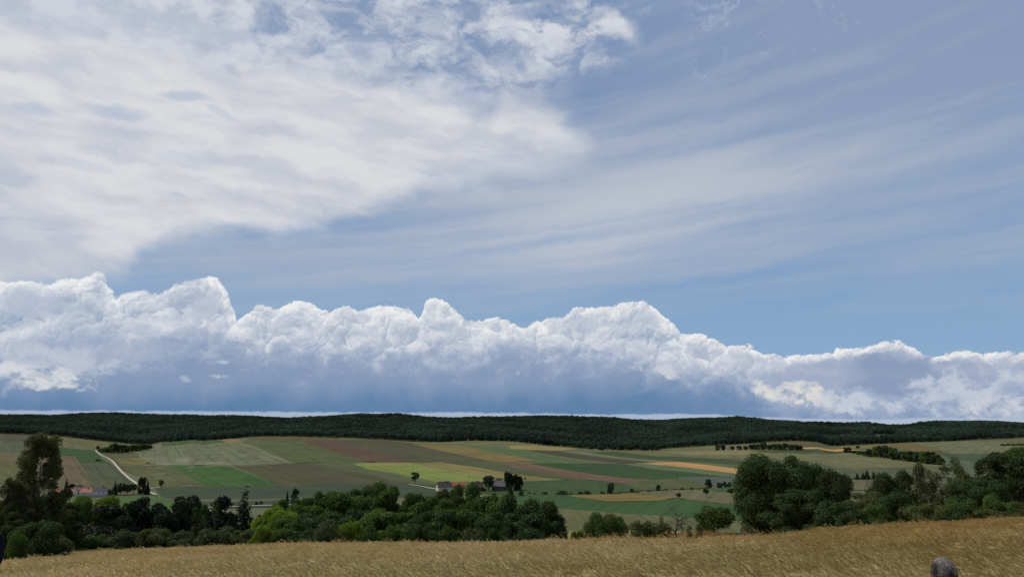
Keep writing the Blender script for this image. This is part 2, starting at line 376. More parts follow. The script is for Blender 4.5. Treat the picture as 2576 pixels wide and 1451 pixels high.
def hit(px, py, far=False):
    """where the view ray through a photograph point meets the valley"""
    u, s = us(px, py)
    y = 200.0; prev = None
    f = lambda yy: zfun(u * yy, yy) - s * yy
    y0 = 150.0
    while y0 < 6000 and not (f(y0) < 0): y0 *= 1.02
    lo = y0; hi = lo
    while hi < 9000 and f(hi) < 0: lo = hi; hi *= 1.012
    for _ in range(30):
        mid = (lo + hi) / 2
        if f(mid) < 0: lo = mid
        else: hi = mid
    return Vector((u * hi, hi, zfun(u * hi, hi)))

# ---------------------------------------------------------------- materials
def newmat(name):
    m = bpy.data.materials.new(name); m.use_nodes = True
    t = m.node_tree; t.nodes.clear()
    o = t.nodes.new('ShaderNodeOutputMaterial'); b = t.nodes.new('ShaderNodeBsdfPrincipled')
    b.inputs['Roughness'].default_value = 0.85; b.inputs['Specular IOR Level'].default_value = 0.15
    t.links.new(b.outputs[0], o.inputs[0])
    return m, t, b, o
def geo_pos(t):
    g = t.nodes.new('ShaderNodeNewGeometry'); return X(t, g.outputs['Position'])
def plain(name, c, var=0.15, scale=1.0, rough=0.85):
    m, t, b, o = newmat(name)
    tc = t.nodes.new('ShaderNodeTexCoord'); v = X(t, tc.outputs['Object'])
    n = noise(v, scale, 4.0, 0.6)
    put(t, b.inputs['Base Color'], mixc(t, n, tuple(k * (1 - var) for k in c[:3]) + (1,), tuple(min(1, k * (1 + var)) for k in c[:3]) + (1,)))
    b.inputs['Roughness'].default_value = rough
    return m

def link(o, parent=None):
    COL.objects.link(o)
    if parent is not None: o.parent = parent
    return o
def meshobj(name, me, mat, parent=None):
    if mat is not None and not me.materials: me.materials.append(mat)
    return link(bpy.data.objects.new(name, me), parent)
def tag(o, label=None, cat=None, group=None, kind=None):
    if label: o['label'] = label
    if cat: o['category'] = cat
    if group: o['group'] = group
    if kind: o['kind'] = kind
    return o
def empty(name, loc, rz=0.0, sc=None):
    o = bpy.data.objects.new(name, None); COL.objects.link(o)
    o.empty_display_size = 0.5
    o.location = loc; o.rotation_euler = (0, 0, rz)
    if sc: o.scale = sc
    return o

# ---------------------------------------------------------------- ground sheet
def build_ground():
    YS = [-200, -120, -70, -40, -25, -15, -8, -3]
    y = 0.0
    while y < 70: YS.append(y); y += 1.0
    while y < 450: YS.append(y); y += 5.0 + (y - 70) * 0.015
    while y < 2400: YS.append(y); y += 14.0
    while y < 4600: YS.append(y); y += 30.0
    while y < 13000: YS.append(y); y *= 1.15
    YS.append(13000.0)
    NU = 260
    vs = []; fs = []
    for yy in YS:
        wd = 90 + max(0.0, yy) * 0.95
        for i in range(NU + 1):
            t_ = -1 + 2 * i / NU
            x = wd * t_
            vs.append((x, yy, zfun(x, yy)))
    n = NU + 1
    for j in range(len(YS) - 1):
        for i in range(NU):
            a = j * n + i; fs.append((a, a + 1, a + n + 1, a + n))
    me = bpy.data.meshes.new('ground'); me.from_pydata(vs, [], fs)
    me.polygons.foreach_set('use_smooth', [True] * len(me.polygons))
    m, t, b, o = newmat('ground_soil_and_pasture')
    p = geo_pos(t); px, py, pz = sep(p)
    n1 = noise(vmul(p, (1, 1, 0.2)), 0.012, 6.0, 0.6); n2 = noise(p, 0.35, 4.0, 0.6); n3 = noise(p, 3.0, 4.0, 0.6)
    past = mixc(t, n1, (0.046, 0.058, 0.022, 1), (0.105, 0.105, 0.045, 1))
    dry = mixc(t, n3, (0.16, 0.115, 0.06, 1), (0.27, 0.20, 0.105, 1))
    scrub = mixc(t, n2, (0.030, 0.040, 0.014, 1), (0.075, 0.080, 0.032, 1))
    k = sstep(py + (n2 - 0.5) * 8, 62.0, 72.0); k2 = sstep(py, 330.0, 420.0)
    c = mixc(t, k, dry, scrub); c = mixc(t, k2, c, past)
    wood = sstep(py, 2150.0, 2250.0)
    put(t, b.inputs['Base Color'], mixc(t, wood, c, (0.016, 0.022, 0.010, 1)))
    ob = meshobj('ground', me, m); tag(ob, kind='structure')
    return ob
build_ground()

# ---------------------------------------------------------------- fields
def cropP(k, cx, cy): return (644.0 * k + cx / 3.264, 1006.2 + cy / 3.264)
_fm = {}
def field_mat(rgb, ang, stripe):
    key = (rgb, round(ang, 1), stripe)
    if key in _fm: return _fm[key]
    c = C(*rgb); gr = 0.3 * c[0] + 0.6 * c[1] + 0.1 * c[2]; c = tuple((gr + (k - gr) * 0.80) * 0.77 for k in c[:3]); c = tuple(a * 0.88 + b_ * 0.12 for a, b_ in zip((c[0] * 1.04, c[1], c[2] * 0.86), (0.062, 0.070, 0.034))) + (1,)
    m, t, b, o = newmat('crop_field')
    p = geo_pos(t)
    ca, sa = math.cos(ang), math.sin(ang)
    x, y, z = sep(p)
    along = x * ca + y * sa; across = y * ca - x * sa
    n1 = noise(vec(t, along * 0.004, across * 0.035), 1.0, 4.0, 0.6)
    n2 = noise(vec(t, along * 0.012, across * 0.22), 1.0, 3.0, 0.6)
    n3 = noise(p, 0.02, 5.0, 0.6)
    n4 = noise(p, 0.35, 3.0, 0.7)
    f = (n1 - 0.5) * (0.75 * stripe) + (n2 - 0.5) * (0.8 * stripe) + (n3 - 0.5) * 0.65 + (n4 - 0.5) * 0.45 - sstep((across * (2 * math.pi / 21.0))._m('SINE'), 0.90, 0.99) * (0.24 * stripe)
    lo = tuple(k * 0.55 for k in c[:3]) + (1,); hi = tuple(k * 1.45 for k in c[:3]) + (1,)
    put(t, b.inputs['Base Color'], mixc(t, (f + 0.5).clamp(), lo, hi))
    b.inputs['Roughness'].default_value = 0.95; b.inputs['Specular IOR Level'].default_value = 0.05
    _fm[key] = m
    return m
LAYER = [0]
def field(name, k, pts, rgb, stripe=1.0, grid=26.0):
    W = [hit(*(cropP(k, *p) if k is not None else p)) for p in pts]
    # direction of the longest side = working direction
    best = max(range(len(W)), key=lambda i: (W[i] - W[(i + 1) % len(W)]).length)
    e = W[(best + 1) % len(W)] - W[best]; ang = math.atan2(e.y, e.x)
    LAYER[0] += 1
    off = 0.15 + 0.008 * LAYER[0]
    bm = bmesh.new()
    f = bm.faces.new([bm.verts.new((w.x, w.y, 0)) for w in W])
    bmesh.ops.triangulate(bm, faces=[f])
    x0 = min(w.x for w in W); x1 = max(w.x for w in W); y0 = min(w.y for w in W); y1 = max(w.y for w in W)
    for a, bnd0, bnd1 in ((0, x0, x1), (1, y0, y1)):
        v = math.ceil(bnd0 / grid) * grid
        while v < bnd1:
            co = (v, 0, 0) if a == 0 else (0, v, 0); no = (1, 0, 0) if a == 0 else (0, 1, 0)
            bmesh.ops.bisect_plane(bm, geom=bm.verts[:] + bm.edges[:] + bm.faces[:], plane_co=co, plane_no=no, dist=0.001)
            v += grid
    for v in bm.verts:
        if v.is_boundary:
            q = v.co.copy(); v.co.x += mnoise.noise((q.x / 45, q.y / 45, LAYER[0])) * 2.2; v.co.y += mnoise.noise((q.x / 45, q.y / 45, LAYER[0] + 50)) * 3.0
    for v in bm.verts: v.co.z = zfun(v.co.x, v.co.y) + off
    bmesh.ops.recalc_face_normals(bm, faces=bm.faces[:])
    if sum(fc.normal.z for fc in bm.faces) < 0: bmesh.ops.reverse_faces(bm, faces=bm.faces[:])
    be = [e for e in bm.edges if e.is_boundary]
    r = bmesh.ops.extrude_edge_only(bm, edges=be)
    for v in r['geom']:
        if isinstance(v, bmesh.types.BMVert): v.co.z -= off + 0.5
    me = bpy.data.meshes.new(name); bm.to_mesh(me); bm.free()
    ob = meshobj(name, me, field_mat(rgb, ang, stripe)); tag(ob, kind='structure')
    return ob
def build_fields():
    F = field
    # left quarter
    F('field', 0, [(-1300, 283), (330, 288), (330, 350), (-1300, 352)], (82, 75, 60))
    F('field', 0, [(-1300, 352), (330, 350), (330, 437), (-1300, 440)], (78, 90, 68))
    F('field', 0, [(-1300, 440), (330, 437), (330, 515), (-1300, 515)], (102, 94, 68))
    F('field', 0, [(-1300, 515), (300, 515), (300, 700), (-1300, 730)], (90, 94, 52))
    F('field', 0, [(300, 288), (390, 292), (600, 312), (830, 337), (1050, 360), (1240, 376), (1240, 395), (800, 425), (790, 412), (440, 387), (280, 360)], (100, 100, 62))
    F('field', 0, [(300, 372), (440, 387), (790, 414), (840, 480), (905, 515), (652, 518), (615, 460), (300, 458)], (46, 82, 36), 0.6)
    F('ploughed_field', 0, [(300, 460), (615, 460), (652, 518), (690, 562), (755, 692), (300, 692)], (100, 88, 66))
    F('field', 0, [(652, 518), (905, 515), (965, 565), (1075, 650), (1115, 692), (755, 692), (690, 562)], (74, 84, 56))
    F('field', 0, [(300, 692), (1115, 692), (1130, 730), (1130, 780), (300, 800)], (88, 90, 60))
    F('field', 0, [(830, 432), (1095, 425), (1180, 473), (1300, 536), (1380, 541), (1700, 710), (1270, 722), (1180, 640), (1010, 580), (900, 478)], (86, 90, 54))
    F('field', 0, [(945, 480), (1180, 474), (1300, 534), (990, 537)], (116, 108, 48), 0.5)
    F('field', 0, [(1095, 425), (1240, 378), (1335, 376), (1850, 347), (1985, 345), (2415, 515), (2115, 527), (1300, 537), (1180, 474)], (102, 110, 82), 1.5)
    F('field', 0, [(1140, 466), (1450, 462), (2000, 528), (1330, 533)], (120, 124, 100), 1.6)
    F('field', 0, [(1330, 350), (1400, 349), (1600, 325), (1680, 341), (1845, 326), (1845, 345), (1340, 378)], (58, 88, 42), 0.6)
    F('field', 0, [(1820, 326), (1850, 314), (1950, 317), (1990, 345), (1845, 346)], (128, 108, 74), 0.6)
    F('field', 0, [(1380, 542), (1860, 541), (2292, 705), (1700, 712)], (52, 95, 34), 0.9)
    F('field', 0, [(1790, 541), (1870, 541), (2300, 706), (2100, 709)], (46, 88, 33), 0.7)
    F('field', 0, [(1270, 722), (1700, 712), (2300, 706), (3040, 690), (3380, 690), (3600, 738), (3600, 790), (1500, 835), (1330, 790)], (60, 75, 60), 0.7)
    F('meadow', 0, [(870, 795), (1275, 778), (1345, 800), (1500, 860), (1500, 900), (870, 900)], (66, 98, 46), 0.5)
    F('field', 0, [(1500, 812), (2200, 812), (2600, 795), (2600, 812), (2200, 828), (1500, 835)], (88, 98, 80), 0.4)
    F('field', 0, [(1500, 835), (2200, 828), (2600, 812), (2600, 870), (1500, 900)], (62, 74, 48), 0.6)
    # second quarter
    F('field', 1, [(-30, 300), (350, 300), (700, 314), (650, 330), (380, 336), (-110, 347)], (92, 82, 54), 0.6)
    F('field', 1, [(-110, 347), (380, 336), (905, 506), (312, 516)], (80, 92, 50))
    F('ploughed_field', 1, [(372, 336), (645, 330), (1292, 492), (1292, 507), (905, 507)], (92, 71, 55))
    F('field', 1, [(645, 330), (920, 322), (1262, 350), (1935, 506), (1292, 509)], (80, 79, 55))
    F('field', 1, [(860, 312), (1000, 325), (1270, 344), (1500, 347), (1530, 365), (1262, 350)], (108, 108, 76), 0.4)
    F('field', 1, [(1262, 350), (1642, 372), (2110, 462), (2290, 506), (1935, 506)], (118, 105, 53))
    F('field', 1, [(1642, 372), (1900, 384), (2080, 382), (2500, 470), (2750, 520), (2330, 520), (2110, 462)], (82, 104, 62))
    F('field', 1, [(1500, 347), (1830, 335), (2100, 342), (2340, 372), (2060, 386), (1900, 384), (1530, 365)], (104, 106, 70))
    F('field', 1, [(0, 535), (450, 515), (1295, 690), (940, 692), (200, 705), (-180, 545)], (77, 77, 53))
    F('field', 1, [(450, 515), (742, 507), (1485, 690), (1485, 712), (1295, 690)], (84, 94, 62), 0.7)
    F('field', 1, [(800, 528), (900, 515), (1262, 515), (1905, 640), (1862, 672), (1480, 676), (1310, 632), (905, 562)], (118, 134, 50), 0.9)
    F('field', 1, [(870, 518), (1262, 515), (1330, 530), (930, 545)], (140, 132, 64), 0.8)
    F('field', 1, [(1262, 515), (1510, 510), (2052, 595), (2052, 640), (1905, 640), (1565, 582)], (128, 118, 64))
    F('field', 1, [(1510, 510), (1935, 507), (2160, 555), (2600, 640), (2500, 660), (2052, 595)], (76, 86, 55))
    F('field', 1, [(2052, 600), (2500, 650), (2500, 668), (2052, 672)], (122, 112, 56), 0.7)
    F('meadow', 1, [(1290, 692), (1700, 700), (2200, 675), (2660, 650), (2900, 690), (2900, 778), (2100, 790), (1500, 735)], (56, 80, 40), 0.5)
    # third quarter
    F('field', 2, [(-20, 376), (150, 371), (400, 386), (565, 401), (335, 416), (-20, 402)], (146, 130, 70), 0.5)
    F('field', 2, [(130, 416), (365, 416), (1190, 505), (1172, 519), (900, 519), (430, 462)], (74, 70, 53))
    F('field', 2, [(365, 412), (620, 430), (1325, 496), (1215, 512), (800, 468)], (108, 116, 82), 0.6)
    F('field', 2, [(560, 402), (870, 412), (1290, 405), (1300, 418), (870, 424), (620, 430)], (98, 102, 70), 0.6)
    F('field', 2, [(620, 430), (870, 421), (1700, 482), (2300, 530), (2300, 580), (1935, 562), (1325, 496)], (58, 78, 44), 0.7)
    F('field', 2, [(870, 424), (1340, 400), (1680, 372), (2110, 348), (2300, 345), (2300, 480), (1700, 482)], (104, 104, 68))
    F('field', 2, [(1200, 430), (2100, 415), (2300, 425), (2300, 450), (1500, 452)], (128, 122, 82), 0.6)
    F('field', 2, [(-180, 505), (-50, 462), (30, 458), (185, 496), (0, 508)], (124, 108, 56), 0.6)
    F('ploughed_field', 2, [(-90, 510), (95, 513), (905, 640), (1150, 655), (1135, 682), (905, 682), (560, 648), (0, 550)], (112, 87, 68))
    F('field', 2, [(128, 520), (700, 519), (905, 524), (1110, 560), (1705, 622), (1420, 637), (1150, 655), (905, 640)], (46, 78, 40), 0.7)
    F('field', 2, [(1000, 521), (1072, 515), (1910, 612), (1930, 630), (1705, 622), (1110, 560)], (92, 106, 74), 0.5)
    F('wheat_field', 2, [(1070, 517), (1215, 512), (1390, 511), (1925, 575), (2100, 600), (2100, 632), (1912, 614)], (186, 138, 74), 0.5)
    F('field', 2, [(1390, 511), (1500, 507), (2100, 560), (2100, 600), (1925, 575)], (88, 104, 66), 0.5)
    F('field', 2, [(1350, 636), (1800, 622), (2200, 642), (2200, 700), (1930, 695), (1600, 708)], (78, 91, 86), 0.6)
    F('field', 2, [(55, 670), (562, 650), (905, 690), (1095, 742), (780, 772), (-60, 790)], (58, 82, 43), 0.5)
    F('field', 2, [(905, 690), (1150, 655), (1420, 640), (1605, 710), (1605, 722), (1300, 738), (1095, 742)], (82, 90, 55), 0.7)
    F('field', 2, [(1610, 742), (1905, 704), (2150, 704), (2150, 775), (1870, 775), (1720, 752)], (58, 92, 36), 0.5)
    F('field', 2, [(1000, 766), (1300, 740), (1640, 746), (1870, 775), (2150, 790), (2150, 880), (1870, 866), (1345, 805)], (104, 102, 72), 0.7)
    F('field', 2, [(455, 786), (960, 768), (1345, 803), (1205, 826), (800, 832)], (124, 106, 50), 0.6)
    F('field', 2, [(-100, 795), (455, 786), (725, 831), (1000, 836), (1345, 815), (1870, 870), (2150, 885), (2150, 1010), (1900, 1000), (1540, 976), (905, 932), (250, 882), (-100, 866)], (50, 86, 43), 0.7)
    F('field', 2, [(-100, 866), (250, 882), (905, 932), (1540, 976), (1900, 1000), (2150, 1010), (2150, 1110), (1000, 1065), (340, 1086), (-100, 1086)], (94, 98, 62))
    F('field', 2, [(-100, 1087), (340, 1087), (1000, 1066), (1400, 1085), (1400, 1150), (-100, 1170)], (138, 132, 68), 0.6)
    # right quarter
    F('field', 3, [(0, 342), (250, 336), (400, 347), (510, 380), (280, 390), (0, 375)], (96, 88, 60), 0.6)
    F('wheat_field', 3, [(280, 390), (625, 400), (760, 412), (640, 416), (300, 402)], (196, 150, 80), 0.4)
    F('field', 3, [(-160, 421), (120, 406), (300, 402), (640, 416), (640, 432), (300, 442), (60, 436)], (62, 78, 42), 0.6)
    F('field', 3, [(-150, 428), (300, 442), (640, 430), (1445, 538), (1390, 552), (990, 556), (700, 562), (250, 500), (-150, 470)], (106, 108, 72))
    F('field', 3, [(-150, 470), (250, 500), (700, 562), (1400, 553), (1500, 640), (650, 640), (-150, 600)], (84, 95, 68), 0.8)
    F('field', 3, [(640, 650), (1100, 655), (1100, 740), (640, 740)], (94, 94, 67), 1.2)
    F('field', 3, [(560, 384), (900, 364), (1000, 358), (1000, 385), (870, 400), (640, 402)], (112, 108, 54), 0.6)
    F('field', 3, [(870, 372), (1180, 351), (1440, 415), (1350, 430), (1200, 420), (1000, 385)], (108, 94, 56), 0.8)
    F('field', 3, [(1180, 351), (1500, 342), (1900, 340), (2300, 328), (2300, 410), (1980, 400), (1940, 440), (1500, 442), (1400, 402)], (102, 110, 74), 1.2)
    F('field', 3, [(1900, 340), (2300, 320), (2300, 372), (2050, 365)], (104, 92, 58), 0.6)
    F('field', 3, [(1380, 425), (1500, 442), (1940, 440), (2300, 455), (2300, 540), (1880, 520), (1550, 500)], (64, 84, 60), 0.8)
    F('field', 3, [(1430, 470), (1550, 500), (1880, 520), (2300, 540), (2300, 640), (1450, 640)], (82, 98, 74), 0.8)
    F('field', 3, [(875, 292), (960, 287), (1050, 290), (1050, 299), (880, 300)], (112, 122, 66), 0.4)
build_fields()

# ---------------------------------------------------------------- tracks and roads
def ribbon(name, pts, width, mat, off=0.0, step=8.0):
    """a lane draped over the land through world points"""
    W = [Vector(p) for p in pts]
    dense = []
    for a, b in zip(W, W[1:]):
        n = max(1, int((b - a).length / step))
        for i in range(n): dense.append(a.lerp(b, i / n))
    dense.append(W[-1])
    for _ in range(3):
        dense = [dense[0]] + [(dense[i - 1] + dense[i] * 2 + dense[i + 1]) / 4 for i in range(1, len(dense) - 1)] + [dense[-1]]
    vs = []; fs = []
    for i, p in enumerate(dense):
        a = dense[max(0, i - 1)]; b = dense[min(len(dense) - 1, i + 1)]
        d = Vector((b.x - a.x, b.y - a.y, 0)).normalized(); nrm = Vector((-d.y, d.x, 0))
        w = width * (0.5 + 0.06 * math.sin(i * 1.7))
        for sgn in (-1, 1):
            q = p + nrm * (w * sgn); vs.append((q.x, q.y, zfun(q.x, q.y) + off))
    for i in range(len(dense) - 1): fs.append((2 * i, 2 * i + 1, 2 * i + 3, 2 * i + 2))
    me = bpy.data.meshes.new(name); me.from_pydata(vs, [], fs)
    bm = bmesh.new(); bm.from_mesh(me); bmesh.ops.recalc_face_normals(bm, faces=bm.faces[:])
    if sum(f.normal.z for f in bm.faces) < 0: bmesh.ops.reverse_faces(bm, faces=bm.faces[:])
    bm.to_mesh(me); bm.free()
    return tag(meshobj(name, me, mat), kind='structure')
M_GRAVEL = plain('pale_gravel', (0.33, 0.30, 0.235, 1), 0.25, 0.3)
M_ROAD = plain('worn_asphalt', (0.22, 0.225, 0.22, 1), 0.12, 0.3)
LT = 0.15 + 0.008 * (LAYER[0] + 6)
ribbon('gravel_track', [hit(*p) for p in [(240, 1132), (246, 1139), (256, 1146), (271, 1152), (283, 1160), (292, 1171), (306, 1187), (325, 1204), (348, 1220), (372, 1238), (392, 1245)]], 3.6, M_GRAVEL, LT)
ribbon('gravel_track', [hit(*p) for p in [(376, 1230), (396, 1226), (402, 1226)]], 3.0, M_GRAVEL, LT + 0.05)
ribbon('road', [hit(*p) for p in [(500, 1278), (575, 1275.5), (644, 1273), (700, 1271.5), (775, 1269), (860, 1268)]], 5.0, M_ROAD, LT)
ribbon('farm_lane', [hit(*p) for p in [(1030, 1219.5), (1045, 1221), (1075, 1227), (1113, 1234), (1150, 1241), (1190, 1247), (1217, 1250.5), (1240, 1254.5), (1290, 1262)]], 3.0, M_GRAVEL, LT)
# ============================================================ PLANTS
import numpy as np
def leaf_mat(name, c, trans=0.35, var=0.45, tint=(1.25, 1.1, 0.7)):
    """foliage: every leaf clump differs a little, every plant too"""
    m, t, b, o = newmat(name)
    g = t.nodes.new('ShaderNodeNewGeometry'); oi = t.nodes.new('ShaderNodeObjectInfo')
    r = X(t, g.outputs['Random Per Island']); ro = X(t, oi.outputs['Random'])
    k = (r - 0.5) * var + (ro - 0.5) * 0.35 + 1.0
    col = mixc(t, r, tuple(c) + (1,), tuple(min(1, a * q) for a, q in zip(c, tint)) + (1,))
    sc = t.nodes.new('ShaderNodeVectorMath'); sc.operation = 'SCALE'
    t.links.new(col.s, sc.inputs[0]); put(t, sc.inputs['Scale'], k)
    t.nodes.remove(b)
    d = t.nodes.new('ShaderNodeBsdfDiffuse'); tr = t.nodes.new('ShaderNodeBsdfTranslucent'); mx = t.nodes.new('ShaderNodeMixShader')
    gl = t.nodes.new('ShaderNodeBsdfGlossy'); gl.inputs['Roughness'].default_value = 0.5; gl.inputs['Color'].default_value = (0.9, 0.95, 1, 1)
    t.links.new(sc.outputs[0], d.inputs[0])
    t2 = t.nodes.new('ShaderNodeVectorMath'); t2.operation = 'MULTIPLY'; t2.inputs[1].default_value = (1.15, 1.25, 0.55)
    t.links.new(sc.outputs[0], t2.inputs[0]); t.links.new(t2.outputs[0], tr.inputs[0])
    mx.inputs[0].default_value = trans
    t.links.new(d.outputs[0], mx.inputs[1]); t.links.new(tr.outputs[0], mx.inputs[2])
    mg = t.nodes.new('ShaderNodeMixShader'); mg.inputs[0].default_value = 0.012
    t.links.new(mx.outputs[0], mg.inputs[1]); t.links.new(gl.outputs[0], mg.inputs[2])
    t.links.new(mg.outputs[0], o.inputs[0])
    return m
M_BARK = plain('bark', (0.075, 0.062, 0.050, 1), 0.35, 4.0, 0.95)
M_BARKP = plain('pale_bark', (0.15, 0.145, 0.13, 1), 0.4, 3.0, 0.9)
M_DEAD = plain('weathered_wood', (0.10, 0.095, 0.075, 1), 0.3, 4.0, 0.95)

def quads_mesh(name, P, N, S, asp, rng, mat, droop=0.0):
    """leaf clumps: one small bent diamond each at P, facing N, size S"""
    n = len(P)
    N = N / np.linalg.norm(N, axis=1, keepdims=True)
    A = rng.normal(size=(n, 3)); A -= (A * N).sum(1, keepdims=True) * N
    A[:, 2] -= droop
    A /= np.linalg.norm(A, axis=1, keepdims=True)
    B = np.cross(N, A)
    s = S[:, None]
    V = np.empty((n, 5, 3), np.float32)
    V[:, 0] = P - A * s
    V[:, 1] = P + B * s * asp + A * s * 0.1
    V[:, 2] = P + A * s + N * s * 0.12
    V[:, 3] = P - B * s * asp - A * s * 0.05
    V[:, 4] = P - N * s * 0.18
    idx = (np.arange(n) * 5)[:, None]
    T = np.concatenate([idx + np.array([[0, 1, 4]]), idx + np.array([[1, 2, 4]]), idx + np.array([[2, 3, 4]]), idx + np.array([[3, 0, 4]])], 1).reshape(-1)
    me = bpy.data.meshes.new(name)
    me.vertices.add(n * 5); me.vertices.foreach_set('co', V.reshape(-1))
    nf = n * 4
    me.loops.add(nf * 3); me.loops.foreach_set('vertex_index', T.astype(np.int32))
    me.polygons.add(nf); me.polygons.foreach_set('loop_start', np.arange(0, nf * 3, 3, dtype=np.int32)); me.polygons.foreach_set('loop_total', np.full(nf, 3, np.int32))
    me.update(calc_edges=True); me.validate()
    me.materials.append(mat)
    return me
def tube_mesh(name, paths, mat, sides=6):
    """tapered branches: list of (points, radii)"""
    vs = []; fs = []
    for pts, rad in paths:
        base = len(vs); n = len(pts)
        for i, (p, r) in enumerate(zip(pts, rad)):
            p = Vector(p)
            d = (Vector(pts[min(n - 1, i + 1)]) - Vector(pts[max(0, i - 1)])).normalized()
            a = d.orthogonal().normalized(); b = d.cross(a)
            for k in range(sides):
                q = 2 * math.pi * k / sides; v = p + (a * math.cos(q) + b * math.sin(q)) * r
                vs.append(v[:])
        for i in range(n - 1):
            for k in range(sides):
                k2 = (k + 1) % sides
                fs.append((base + i * sides + k, base + i * sides + k2, base + (i + 1) * sides + k2, base + (i + 1) * sides + k))
        fs.append(tuple(base + (n - 1) * sides + k for k in range(sides)))
    me = bpy.data.meshes.new(name); me.from_pydata(vs, [], fs)
    me.polygons.foreach_set('use_smooth', [True] * len(me.polygons)); me.materials.append(mat)
    return me
def limb(a, b, r0, r1, rnd, n=5, wob=0.08):
    a = Vector(a); b = Vector(b); L = (b - a).length
    pts = []; rad = []
    for i in range(n + 1):
        t_ = i / n; p = a.lerp(b, t_)
        if 0 < i < n: p += Vector((rnd.uniform(-1, 1), rnd.uniform(-1, 1), rnd.uniform(-0.4, 0.8))) * L * wob
        pts.append(p); rad.append(r0 + (r1 - r0) * t_)
    return pts, rad

def lobes_for(kind, rnd):
    """unit tree: height 1, half width 0.5; lobes are (x, y, z, rx, rz)"""
    L = []
    if kind in ('broad', 'acacia'):
        low = 0.30 if kind == 'broad' else 0.20
        for i in range(44 if kind == 'broad' else 52):
            for _ in range(50):
                a = rnd.uniform(0, 6.283); z = rnd.uniform(low, 0.90)
                f = math.sin(math.pi * min(1, max(0.02, (z - low + 0.14) / (1.06 - low + 0.14)))) ** 0.6
                r = 0.41 * f * math.sqrt(rnd.uniform(0.12, 1))
                x, y = r * math.cos(a), r * math.sin(a)
                s = rnd.uniform(0.09, 0.165) if kind == 'broad' else rnd.uniform(0.075, 0.14)
                if all((x - q[0]) ** 2 + (y - q[1]) ** 2 + (z - q[2]) ** 2 > (0.38 * (s + q[3])) ** 2 for q in L): break
            L.append((x, y, z, s, s * (0.78 if kind == 'broad' else 0.62)))
    elif kind in ('bush', 'grove'):
        for i in range(34):
            a = rnd.uniform(0, 6.283); z = rnd.uniform(0.10, 0.80)
            r = 0.42 * math.sqrt(max(0.02, 1 - (z / 0.95) ** 2)) * math.sqrt(rnd.uniform(0.05, 1))
            s = rnd.uniform(0.10, 0.17)
            L.append((r * math.cos(a), r * math.sin(a), z, s, s * 1.1))
    elif kind == 'birch':
        for i in range(170):
            z = 0.04 + 0.95 * rnd.random()
            w = 0.47 if z < 0.62 else 0.47 - 0.30 * ((z - 0.62) / 0.38) ** 0.7
            a = rnd.uniform(0, 6.283); r = w * math.sqrt(rnd.uniform(0.02, 1)) * rnd.uniform(0.7, 1.08)
            s = rnd.uniform(0.05, 0.095)
            L.append((r * math.cos(a), r * math.sin(a), z, s, s * 0.7))
    elif kind == 'pine':
        for i in range(56):
            z = rnd.uniform(0.10, 0.95); w = 0.40 * (1 - max(0, (z - 0.40) / 0.66) ** 1.7)
            a = rnd.uniform(0, 6.283); r = w * math.sqrt(rnd.uniform(0.1, 1))
            s = rnd.uniform(0.09, 0.15) * (1.15 - 0.5 * max(0, z - 0.5))
            L.append((r * math.cos(a), r * math.sin(a), z, s * 1.15, s * 0.55))
    elif kind == 'spruce':
        for k in range(17):
            z = 0.05 + 0.92 * k / 16; w = 0.47 * (1 - z) ** 0.85 + 0.025
            m_ = max(1, int(9 * (1 - z)) + 2)
            for i in range(m_):
                a = 6.283 * (i + rnd.random() * 0.8) / m_; q = rnd.uniform(0.30, 0.72)
                L.append((w * q * math.cos(a), w * q * math.sin(a), z - 0.04 * q, w * 0.42 + 0.045, 0.055 + 0.03 * (1 - z)))
    elif kind == 'poplar':
        for i in range(22):
            z = rnd.uniform(0.10, 0.93); w = 0.34 * math.sin(math.pi * min(1, (z + 0.12) / 1.12)) ** 0.5
            a = rnd.uniform(0, 6.283); r = w * math.sqrt(rnd.uniform(0, 1)); s = rnd.uniform(0.10, 0.16)
            L.append((r * math.cos(a), r * math.sin(a), z, s, s * 0.8))
    elif kind == 'round':
        for i in range(30):
            a = rnd.uniform(0, 6.283); z = rnd.uniform(0.42, 0.88)
            r = 0.36 * math.sin(math.pi * (z - 0.30) / 0.75) ** 0.7 * math.sqrt(rnd.uniform(0.1, 1)); s = rnd.uniform(0.11, 0.17)
            L.append((r * math.cos(a), r * math.sin(a), z, s * 1.1, s * 0.8))
    elif kind == 'twiggy':
        for i in range(30):
            a = rnd.uniform(0, 6.283); z = rnd.uniform(0.15, 0.95)
            r = (0.16 + 0.28 * z) * math.sqrt(rnd.uniform(0.05, 1)) * (1.0 if z < 0.8 else 0.8)
            s = rnd.uniform(0.05, 0.10)
            L.append((r * math.cos(a), r * math.sin(a), z, s * 0.8, s * 1.3))
    return L
